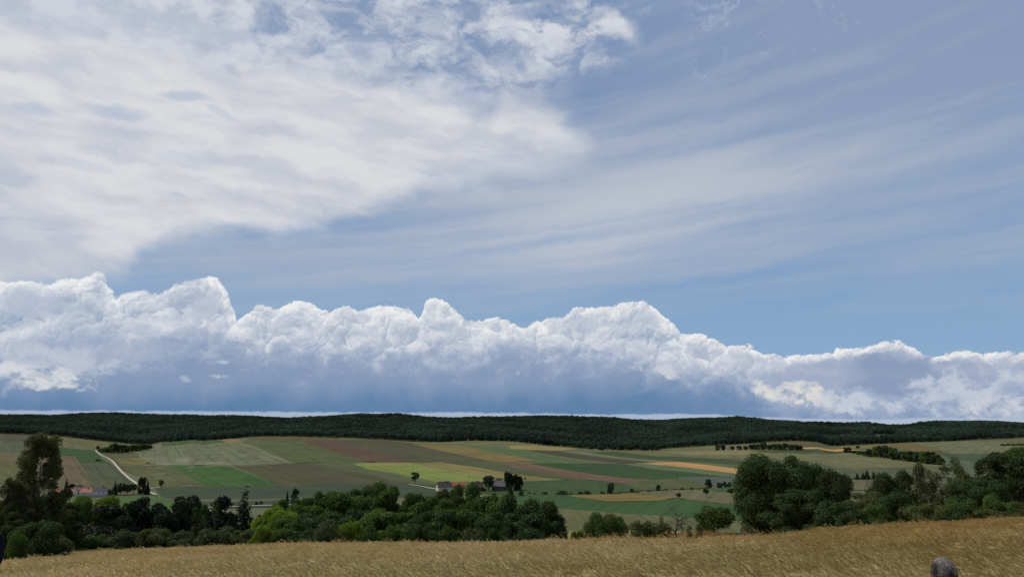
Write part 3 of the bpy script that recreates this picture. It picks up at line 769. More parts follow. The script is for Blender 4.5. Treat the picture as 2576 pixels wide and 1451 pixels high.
def crown_mesh(name, kind, seed, H, Wd, nleaf, leaf, mat, fill=0.5, upbias=0.35):
    rnd = random.Random(seed); rng = np.random.default_rng(seed)
    L = lobes_for(kind, rnd)
    A = np.array(L)
    wgt = (A[:, 3] * A[:, 3]) ** 1.0 * (1.0 + 1.2 * (A[:, 2] < 0.6) if kind == 'birch' else 1.0); wgt = wgt / wgt.sum()
    pick = rng.choice(len(L), nleaf, p=wgt)
    d = rng.normal(size=(nleaf, 3)); d /= np.linalg.norm(d, axis=1, keepdims=True)
    d[:, 2] = np.where((d[:, 2] < -0.3) & (rng.random(nleaf) < 0.6), -d[:, 2], d[:, 2])
    rr = 1.0 - fill * rng.random(nleaf) ** 1.8 + rng.normal(0, 0.07, nleaf) + 0.25 * (rng.random(nleaf) < 0.06)
    P = np.empty((nleaf, 3))
    P[:, 0] = (A[pick, 0] + d[:, 0] * A[pick, 3] * rr) * Wd
    P[:, 1] = (A[pick, 1] + d[:, 1] * A[pick, 3] * rr) * Wd
    P[:, 2] = (A[pick, 2] + d[:, 2] * A[pick, 4] * rr) * H
    P[:, 2] = np.maximum(P[:, 2], 0.012 * H)
    N = d + rng.normal(0, 0.55, (nleaf, 3)); N[:, 2] += upbias
    S = leaf * rng.uniform(0.6, 1.35, nleaf)
    return quads_mesh(name, P, N, S, 0.55, rng, mat, 0.5 if kind == 'birch' else 0.08), L
def trunk_mesh(name, kind, seed, H, Wd, L, mat, r0=None):
    rnd = random.Random(seed + 77)
    r0 = r0 or H * (0.015 if kind == 'birch' else 0.022)
    paths = []
    if kind in ('bush', 'twiggy', 'grove'):
        for q in L[:16]:
            paths.append(limb((q[0] * Wd * 0.15, q[1] * Wd * 0.15, -0.1), (q[0] * Wd, q[1] * Wd, q[2] * H + (0.06 * H if kind == 'twiggy' else 0)), r0 * 0.5, r0 * 0.10, rnd, 5, 0.06))
    else:
        top = {'broad': 0.72, 'acacia': 0.80, 'birch': 0.96, 'pine': 0.93, 'spruce': 0.99, 'poplar': 0.92, 'round': 0.75}[kind]
        bend = Vector((rnd.uniform(-1, 1), rnd.uniform(-1, 1), 0)) * 0.03 * H
        n = 9
        tp = [Vector((bend.x * math.sin(3.1 * i / n) + 0, bend.y * math.sin(2.3 * i / n), -0.3 + (top * H + 0.3) * i / n)) for i in range(n + 1)]
        paths.append((tp, [r0 * (1.25 if i == 0 else 1.0) * (1 - 0.86 * (i / n)) for i in range(n + 1)]))
        for q in L[: (40 if kind in ('birch', 'pine') else 26)]:
            zt = max(0.10, q[2] - (0.10 if kind in ('pine', 'spruce') else 0.24) - 0.25 * abs(q[0])) if kind != 'spruce' else q[2] + 0.02
            i = min(n, max(1, int(zt / top * n)))
            b = tp[i]
            paths.append(limb(b, (q[0] * Wd, q[1] * Wd, q[2] * H), r0 * 0.36 * (1 - 0.6 * i / n), r0 * 0.06, rnd, 4, 0.07))
    return tube_mesh(name, paths, mat, 6)

_proto = {}
def proto(kind, variant, matkey, detail):
    """(crown mesh, trunk mesh, height, width) of one plant kind"""
    key = (kind, variant, matkey, detail)
    if key in _proto: return _proto[key]
    seed = hash_str(kind) + variant * 131
    dims = {'broad': (9.0, 9.0), 'acacia': (10.0, 9.0), 'bush': (2.6, 3.6), 'grove': (8.0, 8.0), 'birch': (9.0, 6.0), 'pine': (9.0, 6.5), 'spruce': (9.0, 4.6), 'poplar': (8.0, 4.0), 'round': (6.0, 5.0), 'twiggy': (5.0, 4.5)}[kind]
    H, Wd = dims
    # detail: 2 = foreground, 1 = tree line, 0 = valley
    cnt = {'broad': (1300, 34000, 60000), 'acacia': (1300, 42000, 56000), 'bush': (700, 14000, 20000), 'grove': (1300, 9000, 20000), 'birch': (900, 9000, 76000), 'pine': (1100, 26000, 20000), 'spruce': (900, 18000, 14000), 'poplar': (900, 7000, 8000), 'round': (450, 3500, 9000), 'twiggy': (500, 3000, 6500)}[kind][detail]
    size = {'broad': (0.55, 0.135, 0.10), 'acacia': (0.55, 0.125, 0.10), 'bush': (0.22, 0.065, 0.055), 'grove': (0.50, 0.2, 0.12), 'birch': (0.42, 0.15, 0.078), 'pine': (0.50, 0.14, 0.14), 'spruce': (0.42, 0.125, 0.12), 'poplar': (0.42, 0.17, 0.12), 'round': (0.40, 0.17, 0.12), 'twiggy': (0.24, 0.085, 0.055)}[kind][detail]
    cm, L = crown_mesh(kind + '_crown', kind, seed, H, Wd, cnt, size, LEAF[matkey], fill=0.55)
    tm = trunk_mesh(kind + '_trunk', kind, seed, H, Wd, L, M_BARKP if kind == 'birch' else M_BARK)
    # true extents, so that sizes come out right
    co = np.empty(len(cm.vertices) * 3, np.float32); cm.vertices.foreach_get('co', co); co = co.reshape(-1, 3)
    q = np.percentile(co, [0.6, 99.85], axis=0)
    _proto[key] = (cm, tm, float(q[1][2]), float(q[1][0] - q[0][0]))
    return _proto[key]
def hash_str(s): return sum((i + 3) * ord(ch) for i, ch in enumerate(s))
LEAF = {
    'mid': leaf_mat('leaves_mid_green', (0.052, 0.092, 0.018)),
    'dark': leaf_mat('leaves_dark_green', (0.030, 0.055, 0.015)),
    'fresh': leaf_mat('leaves_fresh_green', (0.105, 0.165, 0.016), 0.45),
    'olive': leaf_mat('leaves_olive', (0.056, 0.072, 0.024)),
    'grey': leaf_mat('leaves_grey_green', (0.046, 0.066, 0.030)),
    'needle': leaf_mat('needles_black_green', (0.014, 0.023, 0.011), 0.15),
    'bluish': leaf_mat('needles_blue_green', (0.026, 0.044, 0.028), 0.15),
    'birch': leaf_mat('leaves_birch', (0.054, 0.066, 0.028), 0.4),
    'brown': leaf_mat('leaves_dry_brown', (0.050, 0.055, 0.026), 0.3),
}
CAT = {'broad': 'tree', 'acacia': 'tree', 'bush': 'bush', 'birch': 'tree', 'grove': 'tree', 'pine': 'tree', 'spruce': 'tree', 'poplar': 'tree', 'round': 'tree', 'twiggy': 'bush'}
NAME = {'broad': 'broadleaf_tree', 'acacia': 'locust_tree', 'bush': 'bush', 'birch': 'birch_tree', 'grove': 'broadleaf_tree', 'pine': 'pine_tree', 'spruce': 'spruce_tree', 'poplar': 'columnar_tree', 'round': 'small_round_tree', 'twiggy': 'twiggy_shrub'}
PR = random.Random(5)
def plant(kind, variant, matkey, detail, x, y, h, w, label, group=None, z=None, rz=None, name=None, lean=0.0):
    cm, tm, H, Wd = proto(kind, variant, matkey, detail)
    o = empty(name or NAME[kind], (x, y, zfun(x, y) if z is None else z), PR.uniform(0, 6.28) if rz is None else rz, (w / Wd, w / Wd, h / H))
    if lean: o.rotation_euler = (0, R(lean), o.rotation_euler.z)
    tag(o, label, CAT[kind], group)
    small = h / y * FPX < 14
    c = link(bpy.data.objects.new('crown', cm), o)
    if not small or kind == 'round': link(bpy.data.objects.new('trunk' if CAT[kind] == 'tree' else 'stems', tm), o)
    return o
def at_px(kind, variant, matkey, detail, px, ptop, pbase, wpx, label, group=None, Y=None, **k):
    """size and place a plant from where it stands in the photograph; without Y it stands where the ground is seen"""
    u, sb = us(px, pbase); _, st = us(px, ptop)
    if Y is None:
        g = hit(px, pbase); x, y, z = g
    else:
        y = Y; x = u * y; z = zfun(x, y)
    h = st * y - z
    w = wpx / FPX * y
    return plant(kind, variant, matkey, detail, x, y, h, w, label, group, z, **k)
# ============================================================ PLACING THE PLANTS
ORD = ['first', 'second', 'third', 'fourth', 'fifth', 'sixth', 'seventh', 'eighth', 'ninth', 'tenth', 'eleventh', 'twelfth', 'thirteenth', 'fourteenth', 'fifteenth', 'sixteenth', 'seventeenth', 'eighteenth', 'nineteenth', 'twentieth', 'twenty first', 'twenty second', 'twenty third', 'twenty fourth', 'twenty fifth', 'twenty sixth']
def plants_near():
    A = at_px
    # ---- big solitary tree and its neighbours, right of the middle
    A('broad', 1, 'dark', 2, 1956, 1147, 1350, 178, 'tallest dark broadleaf tree standing right of the middle at the grass edge', Y=60)
    A('broad', 2, 'dark', 2, 2074, 1174, 1345, 140, 'slightly lower broadleaf tree merging with the right side of the tallest one', Y=62)
    A('acacia', 1, 'dark', 2, 2020, 1232, 1350, 160, 'dark shaded tree filling the gap below the two tallest broadleaf crowns', Y=54)
    A('bush', 1, 'grey', 2, 1884, 1326, 1355, 70, 'small grey green bush at the left foot of the tallest broadleaf tree', Y=40)
    A('bush', 2, 'dark', 2, 2105, 1262, 1345, 120, 'dark bush at the right foot of the tallest broadleaf trees', Y=46)
    # ---- hedge on the right
    g = 'shrubs and trees of the hedge on the right'
    A('broad', 3, 'dark', 2, 2255, 1186, 1320, 130, 'domed green tree in the right hedge below the two conifer clumps', g, Y=62)
    A('acacia', 2, 'olive', 2, 2190, 1240, 1330, 120, 'low olive tree just right of the big broadleaf pair', g, Y=55)
    A('twiggy', 1, 'brown', 2, 2345, 1168, 1318, 110, 'sparse leaning brownish shrub with bare twigs showing in the right hedge', g, Y=56, lean=-9)
    A('twiggy', 2, 'olive', 2, 2412, 1155, 1315, 120, 'tall thin olive shrub with upright twigs in the right hedge', g, Y=58, lean=-8)
    A('twiggy', 3, 'brown', 2, 2465, 1165, 1315, 100, 'thin brownish shrub between the olive shrub and the right edge tree', g, Y=60, lean=-6)
    A('acacia', 3, 'dark', 2, 2550, 1140, 1308, 130, 'tall green tree cut off by the right edge of the view', g, Y=60)
    A('acacia', 1, 'mid', 2, 2592, 1126, 1308, 120, 'tall green tree mostly outside the right edge of the view', g, Y=66)
    A('broad', 1, 'dark', 2, 2470, 1205, 1312, 130, 'bushy green tree behind the bright shrub in the right hedge', g, Y=52)
    A('bush', 3, 'mid', 2, 2510, 1243, 1310, 70, 'bright yellow green shrub in the right hedge near the frame edge', g, Y=47)
    A('bush', 1, 'mid', 2, 2425, 1255, 1312, 95, 'round green shrub left of the bright one in the right hedge', g, Y=46)
    A('bush', 2, 'olive', 2, 2340, 1268, 1318, 110, 'low green shrub at the foot of the leaning brown shrub', g, Y=45)
    A('bush', 3, 'dark', 2, 2270, 1240, 1322, 120, 'dark hollow shrub under the domed tree of the right hedge', g, Y=48)
    A('bush', 1, 'mid', 2, 2205, 1268, 1328, 90, 'green shrub with small lit leaves left in the right hedge', g, Y=47)
    A('bush', 2, 'dark', 2, 2150, 1285, 1332, 80, 'low dark shrub at the left end of the right hedge', g, Y=44)
    A('bush', 3, 'olive', 2, 2560, 1262, 1305, 90, 'low olive shrub at the right frame edge above the grass', g, Y=48)
    A('bush', 1, 'dark', 2, 2385, 1288, 1315, 90, 'lowest dark shrub in the middle of the right hedge', g, Y=44)
    A('bush', 2, 'olive', 2, 2490, 1280, 1312, 90, 'low olive shrub below the bright shrub of the right hedge', g, Y=45)
    # ---- small trees and bushes right of the middle
    g = 'small trees and bushes along the grass edge'
    A('broad', 4, 'mid', 2, 1528, 1290, 1358, 92, 'round dark green tree alone at the grass edge', g, Y=68)
    A('bush', 2, 'mid', 2, 1458, 1334, 1364, 48, 'small round green bush left of the round tree', g, Y=58)
    A('bush', 3, 'grey', 2, 1510, 1342, 1364, 100, 'low spreading bush below the round tree', g, Y=50)
    A('bush', 1, 'olive', 2, 1632, 1312, 1368, 140, 'wide dark olive bush beside the dead tree', g, Y=52)
    A('twiggy', 2, 'olive', 2, 1652, 1300, 1366, 55, 'taller pointed shrub rising out of the wide olive bush', g, Y=54)
    A('bush', 3, 'olive', 2, 1600, 1336, 1366, 70, 'lower left part bush in front of the wide olive bush', g, Y=48)
    A('twiggy', 1, 'olive', 2, 1738, 1318, 1360, 62, 'thin leaning bush right of the dead tree', g, Y=50, lean=10)
    A('round', 2, 'mid', 2, 1800, 1274, 1349, 84, 'small tree with several visible stems left of the tallest tree', g, Y=58)
    A('broad', 3, 'fresh', 2, 1776, 1290, 1343, 44, 'yellow green sapling on the left side of the stemmed tree', g, Y=67)
    # ---- left edge
    g = 'trees at the left edge'
    A('birch', 1, 'birch', 2, 84, 1094, 1375, 165, 'tall loose birch with drooping foliage at the left edge', g, Y=60)
    A('birch', 2, 'birch', 2, 24, 1205, 1385, 90, 'shorter birch left of the tall birch', g, Y=56)
    A('acacia', 3, 'dark', 2, 135, 1258, 1375, 110, 'dark shaded tree at the right foot of the tall birch', g, Y=64)
    A('acacia', 2, 'dark', 2, 20, 1285, 1385, 110, 'dark tree below the shorter birch', g, Y=55)
    A('bush', 2, 'dark', 2, 90, 1312, 1378, 120, 'dark bush at the foot of the tall birch', g, Y=48)
    A('bush', 3, 'grey', 2, 130, 1335, 1372, 90, 'grey green bush right of the birch foot', g, Y=50)
    A('bush', 1, 'mid', 2, 38, 1338, 1388, 60, 'low green bush near the person at the left edge', g, Y=44)
def plants_line():
    A = at_px
    g = 'pines and bushes left of the leafy wood'
    A('acacia', 4, 'fresh', 1, 235, 1250, 1330, 150, 'bright green leafy tree behind the dark pines', g, Y=135)
    A('acacia', 2, 'mid', 1, 180, 1262, 1340, 90, 'green leafy tree between birch and bright tree', g, Y=128)
    A('acacia', 1, 'fresh', 1, 318, 1268, 1335, 70, 'bright leafy tree showing between two dark pines', g, Y=132)
    A('pine', 2, 'needle', 1, 420, 1285, 1345, 110, 'low dark pine filling the gap in the middle of the pine row', g, Y=98)
    P_ = [(262, 1272, 100, 1, 'dark pine left in the pine row in front of the bright tree'), (352, 1254, 78, 2, 'dark pine with narrow rounded top, left of centre of the pine row'), (405, 1266, 62, 3, 'lower dark pine in the middle of the pine row'), (446, 1262, 62, 1, 'dark pine touching the left side of the tallest pine pair'), (487, 1250, 80, 2, 'left one of the tallest pair of dark pines'), (542, 1252, 74, 3, 'right one of the tallest pair of dark pines')]
    for i, (px, pt, w, v, lb) in enumerate(P_): A('pine', v, 'needle', 1, px, pt, 1350, w * 1.6, lb, g, Y=104 + (i % 3) * 7)
    A('spruce', 1, 'needle', 1, 612, 1244, 1345, 112, 'pointed dark spruce between pines and leafy wood', g, Y=112)
    A('pine', 2, 'needle', 1, 580, 1290, 1345, 60, 'small dark pine left of the pointed spruce', g, Y=104)
    A('pine', 1, 'needle', 1, 310, 1300, 1345, 80, 'small dark pine below the bright leafy trees', g, Y=100)
    A('pine', 3, 'needle', 1, 650, 1296, 1345, 60, 'small dark pine right of the pointed spruce', g, Y=108)
    A('round', 2, 'dark', 1, 452, 1247, 1285, 26, 'small dark round tree peeping above the pine row', g)
    A('twiggy', 1, 'dark', 1, 520, 1270, 1345, 70, 'thin dark undergrowth between the pines', g, Y=96)
    B_ = [(170, 1338, 95, 'dark', 1), (235, 1345, 80, 'mid', 2), (302, 1334, 95, 'grey', 3), (352, 1342, 60, 'mid', 1), (392, 1330, 100, 'olive', 2), (455, 1336, 80, 'grey', 3), (548, 1326, 120, 'grey', 1), (612, 1334, 90, 'olive', 2)]
    for i, (px, pt, w, mk, v) in enumerate(B_):
        A('bush', v, mk, 1, px, pt, 1370, w, 'low bush at the grass edge before the pines, %s from the left' % ORD[i], 'low bushes before the pines', Y=66)
    g = 'trees of the leafy wood in the middle'
    T_ = [('acacia', 1, 'mid', 725, 1258, 80, 118, 'leafy tree at the left back of the middle wood, under the dark column'),
          ('broad', 2, 'fresh', 692, 1278, 80, 92, 'brightest yellow green tree at the left end of the middle wood'),
          ('acacia', 3, 'mid', 800, 1238, 70, 122, 'light topped leafy tree beside the dark column in the middle wood'),
          ('acacia', 2, 'mid', 772, 1268, 90, 104, 'leafy tree behind the right side of the brightest tree'),
          ('acacia', 4, 'mid', 860, 1238, 110, 116, 'broad leafy tree left of the highest crown in the middle wood'),
          ('acacia', 1, 'dark', 912, 1232, 100, 124, 'dark leafy tree just left of the highest crown'),
          ('acacia', 2, 'mid', 952, 1219, 90, 128, 'highest leafy crown in the left half of the middle wood'),
          ('acacia', 3, 'mid', 1003, 1228, 90, 116, 'leafy tree right of the highest crown in the middle wood'),
          ('acacia', 4, 'dark', 1046, 1252, 70, 126, 'lower dark tree in the dip of the middle wood outline'),
          ('acacia', 1, 'mid', 1090, 1254, 100, 112, 'leafy tree left below the farmhouse'),
          ('acacia', 3, 'olive', 1128, 1234, 60, 120, 'olive topped tree just right below the left farmhouse'),
          ('acacia', 2, 'mid', 1154, 1219, 74, 126, 'tall tree reaching up to the red shed between the farmhouses'),
          ('acacia', 4, 'mid', 1212, 1250, 80, 120, 'leafy tree below the second farmhouse'),
          ('acacia', 1, 'mid', 1256, 1248, 110, 110, 'wide leafy tree below the dark farm conifers'),
          ('broad', 3, 'dark', 1310, 1248, 100, 106, 'dark leafy tree near the right end of the middle wood'),
          ('acacia', 2, 'dark', 1352, 1262, 90, 100, 'last dark tree sloping down at the right end of the middle wood'),
          ('acacia', 3, 'dark', 1385, 1308, 60, 92, 'low dark tree trailing at the right end of the middle wood')]
    for k, v, mk, px, pt, w, Y, lb in T_: A(k, v, mk, 1, px, pt, 1368, w * 1.45, lb, g, Y=Y)
    T2 = [('acacia', 2, 'mid', 745, 1296, 100, 84), ('acacia', 4, 'dark', 815, 1290, 110, 82), ('acacia', 1, 'dark', 900, 1284, 110, 86), ('acacia', 3, 'mid', 985, 1282, 110, 84), ('acacia', 2, 'dark', 1070, 1290, 100, 82), ('acacia', 4, 'mid', 1150, 1280, 110, 86), ('acacia', 1, 'dark', 1230, 1288, 110, 82), ('acacia', 3, 'dark', 1310, 1296, 110, 84)]
    for i, (k, v, mk, px, pt, w, Y) in enumerate(T2):
        A(k, v, mk, 1, px, pt, 1368, w * 1.4, 'shaded tree in the front row of the middle wood, %s from the left' % ORD[i], 'front row of the middle wood', Y=Y)
    B2 = [(655, 1322, 60, 'fresh', 1), (712, 1330, 70, 'mid', 2), (772, 1330, 80, 'dark', 3), (825, 1316, 80, 'grey', 1), (882, 1312, 80, 'fresh', 2), (940, 1320, 75, 'mid', 3), (1000, 1322, 90, 'mid', 1), (1065, 1318, 90, 'dark', 2), (1130, 1326, 90, 'mid', 3), (1195, 1332, 80, 'grey', 1), (1258, 1330, 90, 'dark', 2), (1320, 1338, 90, 'dark', 3), (1380, 1344, 70, 'dark', 1)]
    for i, (px, pt, w, mk, v) in enumerate(B2):
        A('bush', v, mk, 1, px, pt, 1370, w, 'bush at the grass edge before the middle wood, %s from the left' % ORD[i], 'bushes before the middle wood', Y=64 + (i % 3) * 3)
    A('grove', 1, 'bluish', 0, 741, 1227, 1268, 20, 'slim dark column shaped tree rising behind the bright tree')
    A('spruce', 2, 'bluish', 1, 722, 1232, 1268, 9, 'thinnest dark pointed tree left of the column tree')
def plants_valley():
    A = at_px
    A('round', 1, 'grey', 0, 1044, 1186, 1219.5, 21, 'lone roadside tree on the lane left of the farm')
    A('broad', 1, 'bluish', 0, 1229, 1195, 1235, 26, 'dark conical tree between the second farmhouse and the barn')
    A('round', 2, 'dark', 0, 1255, 1203, 1229, 20, 'small round crown behind the barn roof')
    A('grove', 2, 'needle', 0, 1279, 1185, 1234, 26, 'tallest black green tree right of the barn')
    A('grove', 1, 'needle', 0, 1297, 1192, 1234, 22, 'black green tree leaning on the right of the tallest farm tree')
    A('grove', 3, 'needle', 0, 1308, 1196, 1233, 18, 'outermost black green farm tree')
    A('spruce', 1, 'bluish', 0, 1284, 1219, 1249, 19, 'bluish spruce standing before the black green farm trees')
    A('bush', 1, 'dark', 0, 1243, 1238, 1249.5, 12, 'dark bush beside the lower end of the farm lane')
    A('bush', 2, 'dark', 0, 1196, 1222, 1235.5, 24, 'dark bush before the wall of the second farmhouse')
    A('bush', 3, 'dark', 0, 1214, 1224, 1235.5, 18, 'dark bush right of the second farmhouse')
    A('bush', 2, 'bluish', 0, 1153, 1218, 1232, 12, 'dark bush before the red shed')
    A('bush', 1, 'bluish', 0, 1311, 1233, 1247.5, 14, 'rounded bush right of the bluish spruce')
    # hedge row across the middle
    Hd = [(1332, 1242, 10, 5), (1345, 1243, 9, 4), (1370, 1243.5, 18, 8), (1403, 1244, 14, 6), (1417, 1244, 24, 11), (1436, 1244, 10, 5), (1460, 1243, 14, 8), (1477, 1243, 17, 9), (1515, 1242, 12, 8), (1560, 1241, 9, 4), (1590, 1238, 12, 10), (1604, 1238.5, 10, 5), (1632, 1237, 9, 5), (1642, 1237, 5, 3), (1675, 1234, 9, 6), (1700, 1233, 6, 3), (1716, 1233, 8, 7), (1740, 1231, 10, 6), (1757, 1230, 8, 3), (1772, 1229, 8, 3)]
    for i, (px, pb, w, h) in enumerate(Hd):
        A('bush', 1 + i % 3, ('dark', 'bluish', 'mid')[i % 3], 0, px, pb - h, pb, w, 'small bush in the hedge row across the fields, %s from the left' % ORD[i], 'bushes of the hedge row across the fields')
    A('grove', 2, 'bluish', 0, 1538, 1214, 1242, 21, 'tall oval tree in the hedge row across the fields')
    A('grove', 1, 'dark', 0, 1656, 1218, 1235.5, 12, 'slender pointed tree in the hedge row across the fields')
    A('grove', 3, 'bluish', 0, 1783, 1204, 1228, 17, 'tall dark tree at the edge of the grey blue field')
    A('grove', 2, 'bluish', 0, 1812, 1213, 1227, 17, 'rounded bush tree on the grey blue field edge')
    A('grove', 1, 'bluish', 0, 1824, 1210, 1226, 10, 'narrow tree right of the rounded bush tree')
    A('bush', 2, 'bluish', 0, 1835, 1212, 1226, 11, 'low bush closing the row on the grey blue field')
    A('round', 1, 'olive', 0, 1706.5, 1238, 1255, 17, 'leftmost of the three small orchard trees on the tan field')
    A('round', 3, 'dark', 0, 1777, 1226, 1251, 16, 'middle one of the three small orchard trees on the tan field')
    A('round', 2, 'dark', 0, 1841, 1227, 1248, 20, 'rightmost of the three small orchard trees on the tan field')
    A('bush', 1, 'needle', 0, 1320.5, 1201, 1206, 6, 'tiny dark bush at the foot of a pole right of the farm trees')
    # left: by the gravel track
    A('grove', 1, 'needle', 0, 356, 1199, 1243, 22, 'tallest dark tree where the gravel track meets the hamlet')
    A('spruce', 2, 'needle', 0, 370, 1206, 1243, 15, 'narrower dark tree right of the tallest tree by the track')
    A('round', 1, 'olive', 0, 405.5, 1205, 1229, 16, 'lone roadside tree right of the gravel track end')
    T_ = [(278, 1228, 1247, 18, 'bush', 'dark'), (288, 1208, 1245, 15, 'spruce', 'bluish'), (303, 1214, 1245, 22, 'broad', 'dark'), (320, 1217, 1244, 22, 'broad', 'bluish'), (335, 1216, 1243, 20, 'round', 'dark')]
    for i, (px, pt, pb, w, k, mk) in enumerate(T_):
        A(k, 1 + i % 3, mk, 0, px, pt, pb, w, 'dark tree in the row between grey roof and gravel track, %s from the left' % ORD[i], 'tree row beside the hamlet')
    A('bush', 2, 'dark', 0, 247, 1154, 1160, 13, 'single dark bush in the green field left of the track')
    A('bush', 1, 'dark', 0, 373, 1162, 1165.5, 10, 'tiny dark bush in the pale field right of the yellow patch')
    A('spruce', 1, 'needle', 0, 165, 1204, 1246, 14, 'dark spruce between the hamlet roofs and the birch')
    A('broad', 2, 'needle', 0, 178, 1216, 1240, 18, 'dark tree behind the left hamlet roofs')
    A('broad', 1, 'dark', 0, 198, 1219, 1236, 16, 'dark round tree behind the brown hamlet roof')
    A('round', 2, 'dark', 0, 9, 1219, 1242, 14, 'dark tree behind the house at the left edge')
    G_ = [(246, 1119, 1131, 8), (254, 1126, 1137, 14), (263, 1124, 1139, 16), (274, 1122, 1139, 16), (284, 1114, 1139, 20), (297, 1117, 1139, 18), (309, 1118, 1138, 20), (321, 1119, 1137, 18), (333, 1118, 1135, 20), (345, 1117, 1134, 18), (356, 1117, 1132, 18), (366, 1117, 1131, 16), (375, 1119, 1129, 14)]
    for i, (px, pt, pb, w) in enumerate(G_):
        A('grove' if i > 3 else 'bush', 1 + i % 3, ('dark', 'mid')[i % 2], 0, px, pt, pb, w * 1.15, 'tree of the small grove at the top of the track, %s from the left' % ORD[i], 'small grove at the top of the gravel track')
    # edge of the far wood
    E_ = [(1487, 1119, 1130, 14), (1515, 1119, 1132, 22), (1541, 1121, 1131, 14), (1562, 1117, 1132, 22), (1585, 1119, 1132, 20), (1617, 1121, 1133, 14), (1628, 1119, 1133, 14), (1642, 1123, 1133, 8), (1654, 1119, 1133, 16)]
    for i, (px, pt, pb, w) in enumerate(E_):
        A('grove', 1 + i % 3, ('dark', 'bluish')[i % 2], 0, px, pt, pb, w, 'round tree standing just before the far wood, %s from the left' % ORD[i], 'trees just before the far wood')
    R_ = [(1806, 1118, 1132, 12), (1818, 1117, 1132, 16), (1842, 1121, 1131, 12), (1860, 1120, 1131, 14), (1876, 1121, 1131, 13), (1890, 1117, 1131, 16), (1904, 1116, 1131, 18), (1920, 1112, 1131, 20), (1934, 1118, 1131, 16), (1948, 1116, 1131, 16), (1962, 1115, 1132, 16), (1976, 1114, 1132, 18), (1990, 1117, 1132, 16), (2004, 1117, 1133, 16), (2015, 1119, 1133, 10)]
    for i, (px, pt, pb, w) in enumerate(R_):
        A('grove', 1 + i % 3, ('dark', 'bluish')[i % 2], 0, px, pt, pb, w, 'tree in the field row by the white huts, %s from the left' % ORD[i], 'tree row by the white huts')
    W_ = [(2132, 1124, 1139, 18), (2148, 1132, 1141, 14), (2163, 1133, 1144, 16), (2178, 1134, 1147, 18), (2192, 1128, 1149, 20), (2208, 1122, 1150, 20), (2222, 1119, 1151, 22), (2236, 1120, 1153, 22), (2250, 1125, 1155, 20), (2250, 1134, 1157, 20), (2266, 1134, 1158, 22), (2282, 1133, 1160, 22), (2298, 1134, 1162, 22), (2314, 1136, 1164, 22), (2328, 1134, 1166, 22), (2342, 1134, 1168, 22), (2355, 1141, 1169, 20), (2367, 1150, 1170, 16)]
    for i, (px, pt, pb, w) in enumerate(W_):
        A('grove', 1 + i % 3, ('dark', 'bluish', 'mid')[i % 3], 0, px, pt, pb, w * 1.25, 'tree of the wedge shaped copse on the right, %s from the left' % ORD[i], 'wedge shaped copse on the right')
    A('round', 1, 'dark', 0, 2159, 1120, 1132, 11, 'single dark tree above the left tip of the wedge shaped copse')
    S_ = [(2157, 1188, 1207, 12), (2172, 1186, 1207, 14), (2182, 1181, 1207, 16), (2199, 1184, 1206, 13), (2208, 1192, 1206, 12)]
    for i, (px, pt, pb, w) in enumerate(S_):
        A('spruce', 1 + i % 2, 'bluish', 0, px, pt, pb, w, 'bluish conifer in the clump right of the tallest tree, %s from the left' % ORD[i], 'clump of conifers right of the tallest tree')
    for i, (px, w) in enumerate([(2523, 12), (2536, 14), (2549, 13), (2562, 14), (2574, 12)]):
        A('bush', 1 + i % 3, 'dark', 0, px, 1115, 1121, w, 'bush in the short far hedge at the right edge, %s from the left' % ORD[i], 'short far hedge at the right edge')
    for i, (px, pb, w) in enumerate([(2372, 1183, 22), (2388, 1185, 12)]):
        A('bush', 1 + i, 'brown', 0, px, pb - 9, pb, w, ('brown', 'smaller brown')[i] + ' bush below the right end of the wedge shaped copse')
    for i, (px, pb, w, h) in enumerate([(899, 1269, 34, 11), (920, 1270, 30, 7), (1031, 1269, 9, 9), (1050, 1268, 9, 9)]):
        px = px * 0 + (558, 574, 645, 657)[i]
        A('bush', 1 + i % 3, 'dark', 0, px, pb - h, pb, (34, 30, 10, 9)[i], ('longer dark bush above the road right of the pines', 'low dark bush beside the longer one above the road', 'left one of two tiny dark bushes above the road', 'right one of two tiny dark bushes above the road')[i])
plants_near(); plants_line(); plants_valley()

# ---- leafless snag between the bushes
def dead_tree():
    u, sb = us(1704, 1362); Y = 52.0; x = u * Y; z = zfun(x, Y); _, st = us(1704, 1297); H = st * Y - z
    rnd = random.Random(4); paths = []
    tp = [Vector((0.10 * math.sin(k * 0.9), 0.05 * math.sin(k * 1.3), -0.2 + (H + 0.2) * k / 9)) for k in range(10)]
    paths.append((tp, [0.12 * (1 - 0.085 * k) for k in range(10)]))
    for k in range(22):
        i = rnd.randint(4, 9); a = rnd.uniform(0, 6.28); L = rnd.uniform(0.3, 0.95)
        b = tp[i]; e = b + Vector((math.cos(a) * L, math.sin(a) * L, L * rnd.uniform(0.3, 0.9)))
        paths.append(limb(b, e, 0.032, 0.008, rnd, 4, 0.10))
        for q in range(3):
            a2 = rnd.uniform(0, 6.28); f = b.lerp(e, rnd.uniform(0.4, 0.9)); L2 = L * 0.4
            paths.append(limb(f, f + Vector((math.cos(a2) * L2, math.sin(a2) * L2, L2 * 0.7)), 0.013, 0.006, rnd, 3, 0.1))
    o = empty('dead_tree', (x, Y, z)); tag(o, 'bare dead tree with a thin trunk and short twigs at the grass edge', 'tree')
    me = tube_mesh('dead_trunk', paths[:1], M_BARK, 6); meshobj('trunk', me, None, o)
    meshobj('branches', tube_mesh('dead_branches', paths[1:], M_BARK, 4), None, o)
dead_tree()

